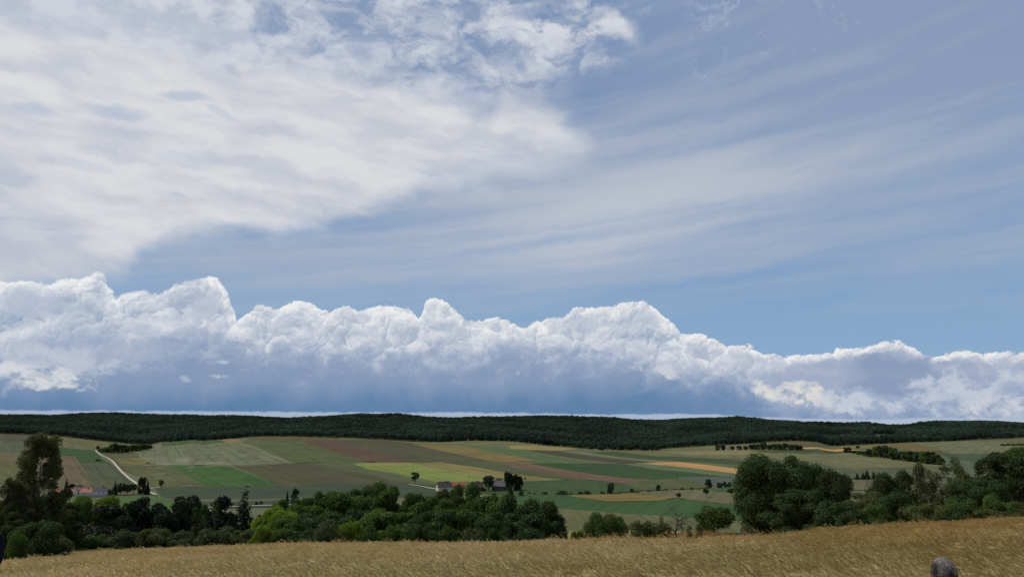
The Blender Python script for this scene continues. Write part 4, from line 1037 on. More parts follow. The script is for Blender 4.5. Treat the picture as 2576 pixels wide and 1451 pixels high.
# ============================================================ FAR WOOD (reads as one mass)
def far_wood():
    rng = np.random.default_rng(3)
    src = bpy.data.collections.new('far_wood_crowns')
    M1 = leaf_mat('far_foliage', (0.025, 0.042, 0.031), 0.2, 0.45, (1.1, 1.15, 0.95)); M2 = leaf_mat('far_needles', (0.015, 0.027, 0.020), 0.1, 0.5, (1.1, 1.1, 1.0))
    for mm in (M1, M2):
        t = mm.node_tree; oi = [n for n in t.nodes if n.type == 'OBJECT_INFO'][0]; sc = [n for n in t.nodes if n.type == 'VECT_MATH' and n.operation == 'SCALE'][0]
        lx, ly, lz = sep(X(t, oi.outputs['Location'])); k0 = X(t, sc.inputs['Scale'].links[0].from_socket)
        nn = noise(vec(t, lx, ly, 0.0), 0.0055, 4.0, 0.6)
        put(t, sc.inputs['Scale'], k0 * sstep(nn, 0.30, 0.70, 0.55, 1.75))
    for v in range(7):
        con = v >= 5
        kind = 'spruce' if con else ('broad' if v % 2 else 'round')
        L = lobes_for('spruce' if con else 'broad', random.Random(v + 50))
        A = np.array(L)
        n = 230 if con else 300
        r2 = np.random.default_rng(v)
        w = A[:, 3] ** 2; w /= w.sum(); pk = r2.choice(len(L), n, p=w)
        d = r2.normal(size=(n, 3)); d /= np.linalg.norm(d, axis=1, keepdims=True); d[:, 2] = np.abs(d[:, 2]) * 0.9 - 0.15
        Hh, Ww = (19.0, 7.5) if con else (16.0, 12.5)
        P = np.stack([(A[pk, 0] + d[:, 0] * A[pk, 3]) * Ww, (A[pk, 1] + d[:, 1] * A[pk, 3]) * Ww, (A[pk, 2] + d[:, 2] * A[pk, 4]) * Hh], 1)
        N = d + r2.normal(0, 0.4, (n, 3)); N[:, 2] += 0.4
        S = r2.uniform(0.6, 1.2, n) * (0.95 if con else 1.05)
        me = quads_mesh('far_crown', P, N, S, 0.7, r2, M2 if con else M1, 0.2)
        ob = bpy.data.objects.new('far_crown_%d' % v, me); src.objects.link(ob)
    pts = []; rnd = random.Random(9)
    y = 2040.0
    ca, cb = us(2196, 1094), us(2258, 1094)
    clear = [hit(2228, 1099)]
    while y < 4100:
        xw = 0.88 * y; x = -xw
        st = 9.5 if y < 2600 else 11.5
        while x < xw:
            xx = x + rnd.uniform(-0.45, 0.45) * st; yy = y + rnd.uniform(-0.45, 0.45) * st
            u = xx / yy
            lim = edge_y(u) + 6 + 5 * mnoise.noise((xx / 40, 0, 0))
            if yy > lim and not (ca[0] < u < cb[0] and abs(yy - clear[0].y) < 110):
                z = zfun(xx, yy)
                pts.append((xx, yy, z - 1.0))
            x += st
        y += st
    me = bpy.data.meshes.new('far_wood'); me.from_pydata(pts, [], [])
    ob = bpy.data.objects.new('forest', me); COL.objects.link(ob)
    tag(ob, 'dense dark green wood covering the distant ridge behind the fields', 'forest', kind='stuff')
    gn = bpy.data.node_groups.new('plant_far_wood', 'GeometryNodeTree')
    gn.interface.new_socket('Geometry', in_out='INPUT', socket_type='NodeSocketGeometry'); gn.interface.new_socket('Geometry', in_out='OUTPUT', socket_type='NodeSocketGeometry')
    i = gn.nodes.new('NodeGroupInput'); o = gn.nodes.new('NodeGroupOutput')
    m2p = gn.nodes.new('GeometryNodeMeshToPoints'); ip = gn.nodes.new('GeometryNodeInstanceOnPoints'); ci = gn.nodes.new('GeometryNodeCollectionInfo')
    ci.inputs['Collection'].default_value = src; ci.inputs['Separate Children'].default_value = True; ci.inputs['Reset Children'].default_value = True
    ip.inputs['Pick Instance'].default_value = True
    rv = gn.nodes.new('FunctionNodeRandomValue'); rv.data_type = 'FLOAT_VECTOR'; rv.inputs['Min'].default_value = (0, 0, 0); rv.inputs['Max'].default_value = (0.12, 0.12, 6.283)
    rs = gn.nodes.new('FunctionNodeRandomValue'); rs.data_type = 'FLOAT'; rs.inputs[2].default_value = 0.7; rs.inputs[3].default_value = 1.25; rs.inputs['Seed'].default_value = 5
    # conifers gather in stands
    ps = gn.nodes.new('GeometryNodeInputPosition'); nt = gn.nodes.new('ShaderNodeTexNoise'); nt.inputs['Scale'].default_value = 0.0035; nt.inputs['Detail'].default_value = 3
    gn.links.new(ps.outputs[0], nt.inputs['Vector'])
    gt = gn.nodes.new('FunctionNodeCompare'); gt.data_type = 'FLOAT'; gt.operation = 'GREATER_THAN'; gn.links.new(nt.outputs[0], gt.inputs[0]); gt.inputs[1].default_value = 0.54
    r1 = gn.nodes.new('FunctionNodeRandomValue'); r1.data_type = 'INT'; r1.inputs[4].default_value = 0; r1.inputs[5].default_value = 4; r1.inputs['Seed'].default_value = 2
    r3 = gn.nodes.new('FunctionNodeRandomValue'); r3.data_type = 'INT'; r3.inputs[4].default_value = 3; r3.inputs[5].default_value = 6; r3.inputs['Seed'].default_value = 3
    sw = gn.nodes.new('GeometryNodeSwitch'); sw.input_type = 'INT'
    gn.links.new(gt.outputs[0], sw.inputs[0]); gn.links.new(r1.outputs[2], sw.inputs[1]); gn.links.new(r3.outputs[2], sw.inputs[2])
    gn.links.new(i.outputs[0], m2p.inputs[0]); gn.links.new(m2p.outputs[0], ip.inputs['Points']); gn.links.new(ci.outputs[0], ip.inputs['Instance'])
    gn.links.new(sw.outputs[0], ip.inputs['Instance Index']); gn.links.new(rv.outputs[0], ip.inputs['Rotation']); gn.links.new(rs.outputs[1], ip.inputs['Scale'])
    gn.links.new(ip.outputs[0], o.inputs[0])
    md = ob.modifiers.new('plant', 'NODES'); md.node_group = gn
    print('forest points', len(pts))
far_wood()

# ============================================================ DRY GRASS (stuff)
def dry_grass():
    src = bpy.data.collections.new('grass_tufts')
    m, t, b, o = newmat('dry_grass_stalks')
    oi = t.nodes.new('ShaderNodeObjectInfo'); g = t.nodes.new('ShaderNodeNewGeometry')
    loc = X(t, oi.outputs['Location']); r = X(t, g.outputs['Random Per Island'])
    lx, ly, lz = sep(loc)
    n1 = noise(vec(t, lx, ly, 0.0), 0.16, 4.0, 0.6); n2 = noise(vec(t, lx, ly, 5.0), 0.5, 3.0, 0.6); n3 = noise(vec(t, lx, ly, 9.0), 0.09, 2.0, 0.5)
    straw = mixc(t, r, (0.54, 0.425, 0.200, 1), (0.74, 0.61, 0.33, 1))
    rust = mixc(t, r, (0.52, 0.345, 0.125, 1), (0.68, 0.48, 0.20, 1))
    olive = mixc(t, r, (0.33, 0.275, 0.095, 1), (0.50, 0.41, 0.17, 1))
    edge = sstep(ly, 18.0, 32.0, 0.0, 0.10) + sstep(lx, 3.0, 15.0, 0.0, 0.13)
    c = mixc(t, sstep(n1 + (n2 - 0.5) * 0.5 + edge, 0.48, 0.74), straw, rust)
    c = mixc(t, sstep(n3 + (n2 - 0.5) * 0.6 + sstep(lx, 2.0, 10.0, 0.0, 0.07), 0.52, 0.68, 0.0, 0.45), c, olive)
    d = t.nodes.new('ShaderNodeBsdfDiffuse'); tr = t.nodes.new('ShaderNodeBsdfTranslucent'); mx = t.nodes.new('ShaderNodeMixShader'); mx.inputs[0].default_value = 0.3
    t.nodes.remove(b); t.links.new(c.s, d.inputs[0]); t.links.new(c.s, tr.inputs[0]); t.links.new(d.outputs[0], mx.inputs[1]); t.links.new(tr.outputs[0], mx.inputs[2]); t.links.new(mx.outputs[0], o.inputs[0])
    for v in range(6):
        rnd = random.Random(v + 200); vs = []; fs = []
        tall = v == 5
        for k in range(18 if tall else 44):
            a = rnd.uniform(0, 6.28); rr = 0.24 * math.sqrt(rnd.random())
            p = Vector((rr * math.cos(a), rr * math.sin(a), -0.03))
            H = rnd.uniform(0.62, 0.92) if tall else rnd.uniform(0.34, 0.62)
            lean = rnd.gauss(0.50, 0.20); side = rnd.gauss(0, 0.12)
            w = rnd.uniform(0.0026, 0.005); ya = rnd.uniform(0, 3.14); wv = Vector((math.cos(ya), math.sin(ya), 0))
            base = len(vs); n = 4
            for i in range(n + 1):
                f = i / n; q = p + Vector((-lean * H * f ** 1.6, side * H * f, H * f * (1 - 0.25 * lean * f)))
                ww = w * (1 - 0.55 * f)
                vs.append((q - wv * ww)[:]); vs.append((q + wv * ww)[:])
            for i in range(n): j = base + 2 * i; fs.append((j, j + 1, j + 3, j + 2))
            if rnd.random() < (0.95 if tall else 0.75):     # seed head: slim spindle carried on along the bend
                tip = Vector(vs[-1]); dr = (tip - Vector(vs[-3])).normalized(); dr = (dr + Vector((-0.35, 0, -0.2))).normalized()
                L = rnd.uniform(0.08, 0.17); hw = rnd.uniform(0.008, 0.014); s1 = dr.orthogonal().normalized(); s2 = dr.cross(s1)
                b0 = len(vs); vs.append((tip - dr * 0.01)[:])
                for q in range(4):
                    aa = q * math.pi / 2; vs.append((tip + dr * L * 0.4 + (s1 * math.cos(aa) + s2 * math.sin(aa)) * hw)[:])
                vs.append((tip + dr * L)[:])
                for q in range(4):
                    fs.append((b0, b0 + 1 + q, b0 + 1 + (q + 1) % 4)); fs.append((b0 + 5, b0 + 1 + (q + 1) % 4, b0 + 1 + q))
        me = bpy.data.meshes.new('tuft'); me.from_pydata(vs, [], fs); me.materials.append(m)
        src.objects.link(bpy.data.objects.new('tuft_%d' % v, me))
    pts = []; rnd = random.Random(12)
    y = 3.0
    while y < 74:
        st = 0.165 if y < 30 else 0.21
        xw = 0.72 * y + 1.5; x = -xw
        while x < xw:
            xx = x + rnd.uniform(-0.5, 0.5) * st; yy = y + rnd.uniform(-0.5, 0.5) * st
            u = xx / max(yy, 6)
            knoll = ((xx - 13.6) / 5.5) ** 2 + ((yy - 55) / 10.0) ** 2 < 1
            path = ((xx - 3.2) / 1.3) ** 2 + ((yy - 6.0) / 1.5) ** 2 < 1
            if (yy < brow_y(max(-.76, min(.76, u))) + 5 or knoll) and not path:
                pts.append((xx, yy, zfun(xx, yy)))
            x += st
        y += st
    me = bpy.data.meshes.new('dry_grass'); me.from_pydata(pts, [], [])
    ob = bpy.data.objects.new('dry_grass', me); COL.objects.link(ob)
    tag(ob, 'tall dry straw coloured grass leaning in the wind across the slope', 'grass', kind='stuff')
    gn = bpy.data.node_groups.new('plant_dry_grass', 'GeometryNodeTree')
    gn.interface.new_socket('Geometry', in_out='INPUT', socket_type='NodeSocketGeometry'); gn.interface.new_socket('Geometry', in_out='OUTPUT', socket_type='NodeSocketGeometry')
    i = gn.nodes.new('NodeGroupInput'); o = gn.nodes.new('NodeGroupOutput')
    m2p = gn.nodes.new('GeometryNodeMeshToPoints'); ip = gn.nodes.new('GeometryNodeInstanceOnPoints'); ci = gn.nodes.new('GeometryNodeCollectionInfo')
    ci.inputs['Collection'].default_value = src; ci.inputs['Separate Children'].default_value = True; ci.inputs['Reset Children'].default_value = True
    ip.inputs['Pick Instance'].default_value = True
    rv = gn.nodes.new('FunctionNodeRandomValue'); rv.data_type = 'FLOAT_VECTOR'; rv.inputs['Min'].default_value = (-0.1, -0.12, -0.65); rv.inputs['Max'].default_value = (0.1, 0.12, 0.65)
    rs = gn.nodes.new('FunctionNodeRandomValue'); rs.data_type = 'FLOAT'; rs.inputs[2].default_value = 0.75; rs.inputs[3].default_value = 1.15; rs.inputs['Seed'].default_value = 5
    r1 = gn.nodes.new('FunctionNodeRandomValue'); r1.data_type = 'INT'; r1.inputs[4].default_value = 0; r1.inputs[5].default_value = 90; r1.inputs['Seed'].default_value = 2
    mod = gn.nodes.new('ShaderNodeMath'); mod.operation = 'MULTIPLY'; mod.inputs[1].default_value = 1 / 18.0
    gn.links.new(r1.outputs[2], mod.inputs[0])
    gn.links.new(i.outputs[0], m2p.inputs[0]); gn.links.new(m2p.outputs[0], ip.inputs['Points']); gn.links.new(ci.outputs[0], ip.inputs['Instance'])
    gn.links.new(mod.outputs[0], ip.inputs['Instance Index']); gn.links.new(rv.outputs[0], ip.inputs['Rotation']); gn.links.new(rs.outputs[1], ip.inputs['Scale'])
    gn.links.new(ip.outputs[0], o.inputs[0])
    md = ob.modifiers.new('plant', 'NODES'); md.node_group = gn
    print('grass points', len(pts))
dry_grass()
# ============================================================ BUILDINGS AND OTHER THINGS
def bm_obj(name, bm, mat, parent=None, loc=None):
    bmesh.ops.recalc_face_normals(bm, faces=bm.faces[:])
    me = bpy.data.meshes.new(name); bm.to_mesh(me); bm.free()
    o = meshobj(name, me, mat, parent)
    if loc is not None: o.location = loc
    return o
def bm_box(bm, x0, x1, y0, y1, z0, z1):
    v = [bm.verts.new((x, y, z)) for z in (z0, z1) for x, y in ((x0, y0), (x1, y0), (x1, y1), (x0, y1))]
    for f in ((3, 2, 1, 0), (4, 5, 6, 7), (0, 1, 5, 4), (1, 2, 6, 5), (2, 3, 7, 6), (3, 0, 4, 7)): bm.faces.new([v[i] for i in f])
M_CREAM = plain('cream_plaster', (0.62, 0.57, 0.44, 1), 0.08, 0.6)
M_WHITE = plain('white_plaster', (0.70, 0.69, 0.66, 1), 0.06, 0.6)
M_GREYW = plain('grey_plaster', (0.30, 0.29, 0.28, 1), 0.1, 0.6)
M_WOODW = plain('dark_boarding', (0.075, 0.058, 0.048, 1), 0.25, 2.0)
M_TILE_D = plain('dark_roof_tiles', (0.060, 0.052, 0.052, 1), 0.25, 1.5)
M_TILE_R = plain('red_roof_tiles', (0.24, 0.075, 0.045, 1), 0.25, 1.5)
M_TILE_P = plain('faded_red_roof_tiles', (0.33, 0.145, 0.105, 1), 0.25, 1.5)
M_TILE_B = plain('brown_roof_tiles', (0.12, 0.085, 0.065, 1), 0.25, 1.5)
M_SHEET = plain('blue_grey_sheet_roof', (0.055, 0.065, 0.080, 1), 0.12, 1.0, 0.9)
M_GREYR = plain('grey_roof_tiles', (0.105, 0.098, 0.100, 1), 0.2, 1.5)
M_GLASS = plain('window_glass', (0.03, 0.035, 0.045, 1), 0.1, 1.0, 0.15)
M_BRICK = plain('chimney_brick', (0.20, 0.10, 0.075, 1), 0.2, 3.0)
def house(name, pL, pR, base, Y, label, cat, group, wallm, roofm, hw, hr, depth, hip=0.0, yaw=0.0, chim=True, wins=3):
    """rectangular house whose length spans photograph columns pL..pR; hip 0 = plain gable, 1 = full hip"""
    Y = hit((pL + pR) / 2, base).y
    uL, s = us(pL, base); uR, _ = us(pR, base)
    x = (uL + uR) / 2 * Y; L = (uR - uL) * Y; z = zfun(x, Y)
    o = empty(name, (x, Y, z), R(yaw)); tag(o, label, cat, group)
    hx, hy = L / 2 - 0.4, depth / 2
    ov = 0.45; sl = hr / hy
    zr = hw + hr
    # walls, with gable ends cut under the half hips
    gy = hy * hip; gz = hw + (hy - gy) * sl
    bm = bmesh.new()
    if hip < 0.98: prof = [(-hy, -0.6), (hy, -0.6), (hy, hw), (gy, gz - 0.02), (-gy, gz - 0.02), (-hy, hw)] if gy > 0.05 else [(-hy, -0.6), (hy, -0.6), (hy, hw), (0, zr - 0.02), (-hy, hw)]
    else: prof = [(-hy, -0.6), (hy, -0.6), (hy, hw), (-hy, hw)]
    A = [bm.verts.new((-hx, y, q)) for y, q in prof]; B = [bm.verts.new((hx, y, q)) for y, q in prof]
    bm.faces.new(A); bm.faces.new(B[::-1])
    n = len(prof)
    for i in range(n): bm.faces.new((A[i], B[i], B[(i + 1) % n], A[(i + 1) % n]))
    bm_obj('wall', bm, wallm, o)
    # roof
    bm = bmesh.new()
    ye = hy + ov; ze = hw - ov * sl; xe = hx + ov; dz = 0.06
    yh = max(0.0, gy) if hip < 0.98 else ye
    zh = (zr - yh * sl)
    inset = (hip * hy * 0.75) if hip > 0 else 0.0
    V = lambda *p: bm.verts.new((p[0], p[1], p[2] + dz))
    if hip > 0:
        r1, r2 = V(-xe + inset, 0, zr), V(xe - inset, 0, zr)
        a1, a2, a3, a4 = V(-xe, ye, ze), V(xe, ye, ze), V(xe, -ye, ze), V(-xe, -ye, ze)
        if hip < 0.98:
            h1, h2, h3, h4 = V(-xe, yh, zh), V(xe, yh, zh), V(xe, -yh, zh), V(-xe, -yh, zh)
            bm.faces.new((a1, h1, r1, r2, h2, a2)); bm.faces.new((a3, h3, r2, r1, h4, a4)); bm.faces.new((h2, r2, h3)); bm.faces.new((h4, r1, h1))
        else:
            bm.faces.new((a1, r1, r2, a2)); bm.faces.new((a3, r2, r1, a4)); bm.faces.new((a2, r2, a3)); bm.faces.new((a4, r1, a1))
    else:
        r1, r2 = V(-xe, 0, zr), V(xe, 0, zr)
        a1, a2, a3, a4 = V(-xe, ye, ze), V(xe, ye, ze), V(xe, -ye, ze), V(-xe, -ye, ze)
        bm.faces.new((a1, r1, r2, a2)); bm.faces.new((a3, r2, r1, a4))
    bmesh.ops.recalc_face_normals(bm, faces=bm.faces[:])
    if sum(f.normal.z for f in bm.faces) < 0: bmesh.ops.reverse_faces(bm, faces=bm.faces[:])
    bmesh.ops.solidify(bm, geom=bm.faces[:], thickness=0.18)
    ro = bm_obj('roof', bm, roofm, o)
    if chim:
        bm = bmesh.new(); cx = hx * 0.25; bm_box(bm, cx - 0.4, cx + 0.4, -0.9, -0.1, zr - 1.2, zr + 1.0)
        bm_obj('chimney', bm, M_BRICK, ro)
    # windows: on the side and on the gable that face the viewer
    def win(x0, x1, y, z0, z1, end=False):
        fr = bmesh.new()
        if end: bm_box(fr, y - 0.03, y + 0.03, x0, x1, z0, z1)
        else: bm_box(fr, x0, x1, y - 0.03, y + 0.03, z0, z1)
        bm_obj('window', fr, M_GLASS, o)
    for k in range(wins):
        cx = -hx + (k + 1) * 2 * hx / (wins + 1); win(cx - 0.5, cx + 0.5, -hy, hw * 0.38, hw * 0.38 + 1.2)
    if wins and depth > 5:
        for cy in (-hy * 0.45, hy * 0.45): win(cy - 0.45, cy + 0.45, -hx, hw * 0.38, hw * 0.38 + 1.2, True)
        if hip < 0.98 and hr > 2.5: win(-0.45, 0.45, -hx, hw + 0.3, hw + 1.3, True)
    return o
g = 'buildings of the farm'
house('farmhouse', 1098, 1136, 1233.8, 738, 'dark roofed farmhouse with a cream gable at the left end of the farm', 'house', g, M_CREAM, M_TILE_D, 3.9, 5.0, 9.5, 0.42, 18, True, 4)
house('shed', 1132, 1170, 1228, 762, 'long low shed with a red tiled roof between the two dark farmhouses', 'shed', g, M_GREYW, M_TILE_R, 3.0, 3.2, 8.0, 0.0, 4, False, 0)
house('farmhouse', 1181, 1213, 1233.8, 738, 'dark hip roofed farmhouse with pale left wall in the middle of the farm', 'house', g, M_CREAM, M_TILE_D, 4.3, 4.6, 9.5, 0.55, 22, True, 3)
house('barn', 1238, 1274, 1233, 752, 'grey roofed barn with dark boarded walls behind the dark farm trees', 'barn', g, M_WOODW, M_GREYR, 4.6, 5.0, 11.0, 0.0, -6, False, 0)
g = 'houses of the hamlet at the foot of the gravel track'
house('village_house', 131, 153, 1243, 672, 'orange red roofed house half hidden behind the birch foliage', 'house', g, M_CREAM, M_TILE_R, 2.6, 2.8, 7.0, 0.0, 8, True, 2)
house('village_house', 172, 191, 1243, 668, 'small house with faded red roof, left one of the two pinkish roofs', 'house', g, M_WHITE, M_TILE_P, 2.6, 3.0, 7.0, 0.0, -14, True, 2)
house('village_house', 186, 211, 1241, 700, 'brown roofed house behind the two pinkish roofs', 'house', g, M_GREYW, M_TILE_B, 3.4, 3.4, 8.0, 0.0, 5, True, 0)
house('village_house', 204, 232, 1243, 672, 'house with larger faded red roof, right one of the two pinkish roofs', 'house', g, M_CREAM, M_TILE_P, 2.6, 3.2, 8.0, 0.55, 6, True, 2)
house('village_house', 240, 270, 1244, 690, 'tall grey roofed house with a white gable in the hamlet', 'house', g, M_WHITE, M_GREYR, 3.6, 4.2, 8.5, 0.3, 24, True, 2)
house('long_shed', 200, 270, 1250, 640, 'long low building with blue grey roof in front of the pinkish roofs', 'shed', g, M_GREYW, M_SHEET, 1.9, 1.5, 7.0, 0.0, 1, False, 0)
house('village_house', -10, 10, 1243, 670, 'dark house with a white wall patch at the left frame edge', 'house', g, M_WHITE, M_GREYR, 2.8, 3.4, 7.5, 0.0, 30, False, 1)
for px, lb in ((1828, 'left one of two tiny white huts in the far tree row'), (1852, 'right one of two tiny white huts in the far tree row')):
    p = hit(px, 1132); house('hut', px - 2.6, px + 2.6, 1132, p.y, lb, 'hut', 'white huts in the far tree row', M_WHITE, M_GREYR, 2.2, 1.3, 3.6, 0.0, 20, False, 1)

# ---- timber line poles across the fields
M_POLE = plain('tarred_pole', (0.06, 0.052, 0.045, 1), 0.2, 2.0)
pole_mesh = tube_mesh('pole', [([(0, 0, -0.4), (0, 0, 3.2), (0, 0, 7.6)], [0.15, 0.13, 0.10])], M_POLE, 8)
bm = bmesh.new(); bm_box(bm, -0.9, 0.9, -0.06, 0.06, 6.9, 7.05)
arm_mesh = bpy.data.meshes.new('crossarm'); bm.to_mesh(arm_mesh); bm.free(); arm_mesh.materials.append(M_POLE)
ins_mesh = tube_mesh('insulator', [([(0, 0, 0), (0, 0, 0.12), (0, 0, 0.24)], [0.05, 0.08, 0.03])], M_GREYW, 8)
for i, (px, pb) in enumerate([(916, 1203), (1052, 1203.5), (1180, 1204), (1321, 1204), (1458.6, 1205), (1590.7, 1208), (1704.7, 1207.5), (1836, 1208)]):
    p = hit(px, pb); o = empty('utility_pole', p, 0.15)
    tag(o, 'thin timber line pole standing in the fields, %s from the left' % ORD[i], 'utility pole', 'line poles across the fields')
    link(bpy.data.objects.new('pole', pole_mesh), o); a = link(bpy.data.objects.new('crossarm', arm_mesh), o)
    for xx in (-0.75, 0.75):
        q = link(bpy.data.objects.new('insulator', ins_mesh), a); q.location = (xx, 0, 7.05)

# ---- dark car on the field edge
def car():
    p = hit(624, 1224.5); o = empty('parked_car', p + Vector((0, 0, 0.35)), R(8)); tag(o, 'small dark car standing at the lower edge of the bright green field', 'car')
    M_PAINT = plain('dark_car_paint', (0.025, 0.028, 0.034, 1), 0.05, 1.0, 0.25); M_TYRE = plain('tyre_rubber', (0.02, 0.02, 0.02, 1), 0.1, 4.0); M_RIM = plain('wheel_rim', (0.35, 0.35, 0.36, 1), 0.05, 4.0, 0.4)
    prof = [(-2.05, 0.35), (-2.1, 0.75), (-1.95, 0.98), (-1.65, 1.02), (-1.05, 1.44), (0.25, 1.48), (1.0, 1.02), (1.85, 0.88), (2.1, 0.68), (2.1, 0.35)]
    bm = bmesh.new()
    A = [bm.verts.new((x, -0.85 + (0.13 if z > 1.2 else 0), z)) for x, z in prof]; B = [bm.verts.new((x, 0.85 - (0.13 if z > 1.2 else 0), z)) for x, z in prof]
    bm.faces.new(A); bm.faces.new(B[::-1])
    for i in range(len(prof)): bm.faces.new((A[i], B[i], B[(i + 1) % len(prof)], A[(i + 1) % len(prof)]))
    bmesh.ops.recalc_face_normals(bm, faces=bm.faces[:])
    bmesh.ops.bevel(bm, geom=bm.edges[:], offset=0.05, segments=2, affect='EDGES')
    bm_obj('body', bm, M_PAINT, o)
    for sy in (-1, 1):
        bm = bmesh.new(); y = sy * 0.80
        q = [(-1.30, 1.04), (-0.95, 1.36), (0.18, 1.39), (0.72, 1.04)]
        f = bm.faces.new([bm.verts.new((x, y - sy * (0.0 if z < 1.2 else 0.05), z)) for x, z in q]); r = bmesh.ops.extrude_face_region(bm, geom=[f])
        for v in r['geom']:
            if isinstance(v, bmesh.types.BMVert): v.co.y += sy * 0.06
        bm_obj('side_window', bm, M_GLASS, o)
    for sx in (-1.3, 1.3):
        for sy in (-0.78, 0.78):
            w = meshobj('wheel', tube_mesh('tyre', [([(sx, sy - 0.11, 0.31), (sx, sy - 0.08, 0.31), (sx, sy + 0.08, 0.31), (sx, sy + 0.11, 0.31)], [0.27, 0.32, 0.32, 0.27])], M_TYRE, 16), None, o)
            s = 1 if sy > 0 else -1
            meshobj('rim', tube_mesh('rim', [([(sx, sy + s * 0.05, 0.31), (sx, sy + s * 0.125, 0.31)], [0.19, 0.17])], M_RIM, 12), None, w)
car()

# ---- heap of earth at the corner of the ploughed field
def heap():
    p = hit(930, 1162.5); rnd = random.Random(3)
    bm = bmesh.new(); bmesh.ops.create_icosphere(bm, subdivisions=4, radius=1.0)
    for v in bm.verts:
        n = mnoise.noise(v.co * 2.3) * 0.28 + mnoise.noise(v.co * 6.0) * 0.10
        v.co = Vector((v.co.x * 7.5, v.co.y * 3.2, max(-0.15, v.co.z) * 2.1)) * (1 + n)
    o = bm_obj('earth_heap', bm, plain('dug_earth', (0.085, 0.055, 0.040, 1), 0.35, 0.8), None, p)
    tag(o, 'long low heap of brown earth at the lower corner of the reddish ploughed field', 'heap')
heap()
# ---- pale garden fence by the lane
def fence():
    a, b = hit(1077, 1228.5), hit(1099, 1231.5); o = empty('garden_fence', a); tag(o, 'low pale garden fence beside the lane at the left farmhouse', 'fence')
    M = plain('pale_fence_wood', (0.50, 0.49, 0.45, 1), 0.15, 1.0); d = b - a; n = 7
    for i in range(n + 1):
        q = d * (i / n); q.z = zfun(a.x + q.x, a.y + q.y) - a.z
        meshobj('post', tube_mesh('fence_post', [([(q.x, q.y, q.z - 0.2), (q.x, q.y, q.z + 1.5)], [0.10, 0.09])], M, 6), None, o)
    for zz in (0.7, 1.3):
        e = Vector((d.x, d.y, zfun(b.x, b.y) - a.z))
        meshobj('rail', tube_mesh('fence_rail', [([(0, 0, zfun(a.x, a.y) - a.z + zz), (e.x, e.y, e.z + zz)], [0.07, 0.07])], M, 6), None, o)
fence()
# ============================================================ PEOPLE
def skin_mesh(name, pts, edges, root, sub=2):
    """continuous surface grown round a joint skeleton: pts = {name: (xyz, rx, ry)}"""
    names = list(pts); me = bpy.data.meshes.new(name)
    me.from_pydata([pts[n][0] for n in names], [(names.index(a), names.index(b)) for a, b in edges], [])
    ob = bpy.data.objects.new(name, me); COL.objects.link(ob)
    ob.modifiers.new('s', 'SKIN')
    sv = me.skin_vertices[0].data
    for i, n in enumerate(names): sv[i].radius = (pts[n][1], pts[n][2]); sv[i].use_root = (n == root)
    m = ob.modifiers.new('d', 'SUBSURF'); m.levels = sub; m.render_levels = sub
    dg = bpy.context.evaluated_depsgraph_get(); dg.update()
    r = bpy.data.meshes.new_from_object(ob.evaluated_get(dg))
    bpy.data.objects.remove(ob); bpy.data.meshes.remove(me)
    r.polygons.foreach_set('use_smooth', [True] * len(r.polygons)); r.name = name
    return r
def join_meshes(name, ms, mat):
    bm = bmesh.new()
    for m in ms: bm.from_mesh(m)
    me = bpy.data.meshes.new(name); bm.to_mesh(me); bm.free(); me.materials.clear(); me.materials.append(mat)
    me.polygons.foreach_set('use_smooth', [True] * len(me.polygons))
    for p in me.polygons: p.material_index = 0
    return me
def head_mesh(c, s):
    """head with brow, eye hollows, nose, lips, chin and ears; face looks to -y"""
    bm = bmesh.new(); bmesh.ops.create_uvsphere(bm, u_segments=40, v_segments=30, radius=1.0)
    for v in bm.verts:
        x, y, z = v.co
        X_, Y_, Z_ = x * 0.077, y * 0.095, z * 0.114
        if z < -0.1: X_ *= 1 - 0.30 * (-z - 0.1); Y_ += (-0.016 if y < 0 else -0.030) * (-z - 0.1)
        g_ = lambda a, b, sa, sb: math.exp(-((x - a) / sa) ** 2 - ((z - b) / sb) ** 2)
        if y < 0:
            Y_ -= 0.024 * g_(0, -0.20, 0.13, 0.17) + 0.008 * g_(0, 0.0, 0.10, 0.25)      # nose
            Y_ += 0.011 * (g_(0.36, 0.03, 0.20, 0.11) + g_(-0.36, 0.03, 0.20, 0.11))       # eye hollows
            Y_ -= 0.006 * (g_(0.34, 0.20, 0.3, 0.09) + g_(-0.34, 0.20, 0.3, 0.09))         # brow
            Y_ -= 0.007 * g_(0, -0.50, 0.28, 0.06) - 0.005 * g_(0, -0.55, 0.30, 0.03)      # lips
            Y_ -= 0.010 * g_(0, -0.82, 0.30, 0.16)                                         # chin
        v.co = Vector((X_, Y_, Z_)) * s
    for sx in (-1, 1):
        r = bmesh.ops.create_uvsphere(bm, u_segments=12, v_segments=10, radius=1.0)
        for v in r['verts']:
            x, y, z = v.co
            v.co = Vector((sx * (0.077 + 0.008 * x * sx + 0.010 * max(0, y)), 0.010 + 0.017 * y, -0.012 + 0.032 * z)) * s
    for v in bm.verts: v.co += Vector(c)
    me = bpy.data.meshes.new('head'); bm.to_mesh(me); bm.free(); return me
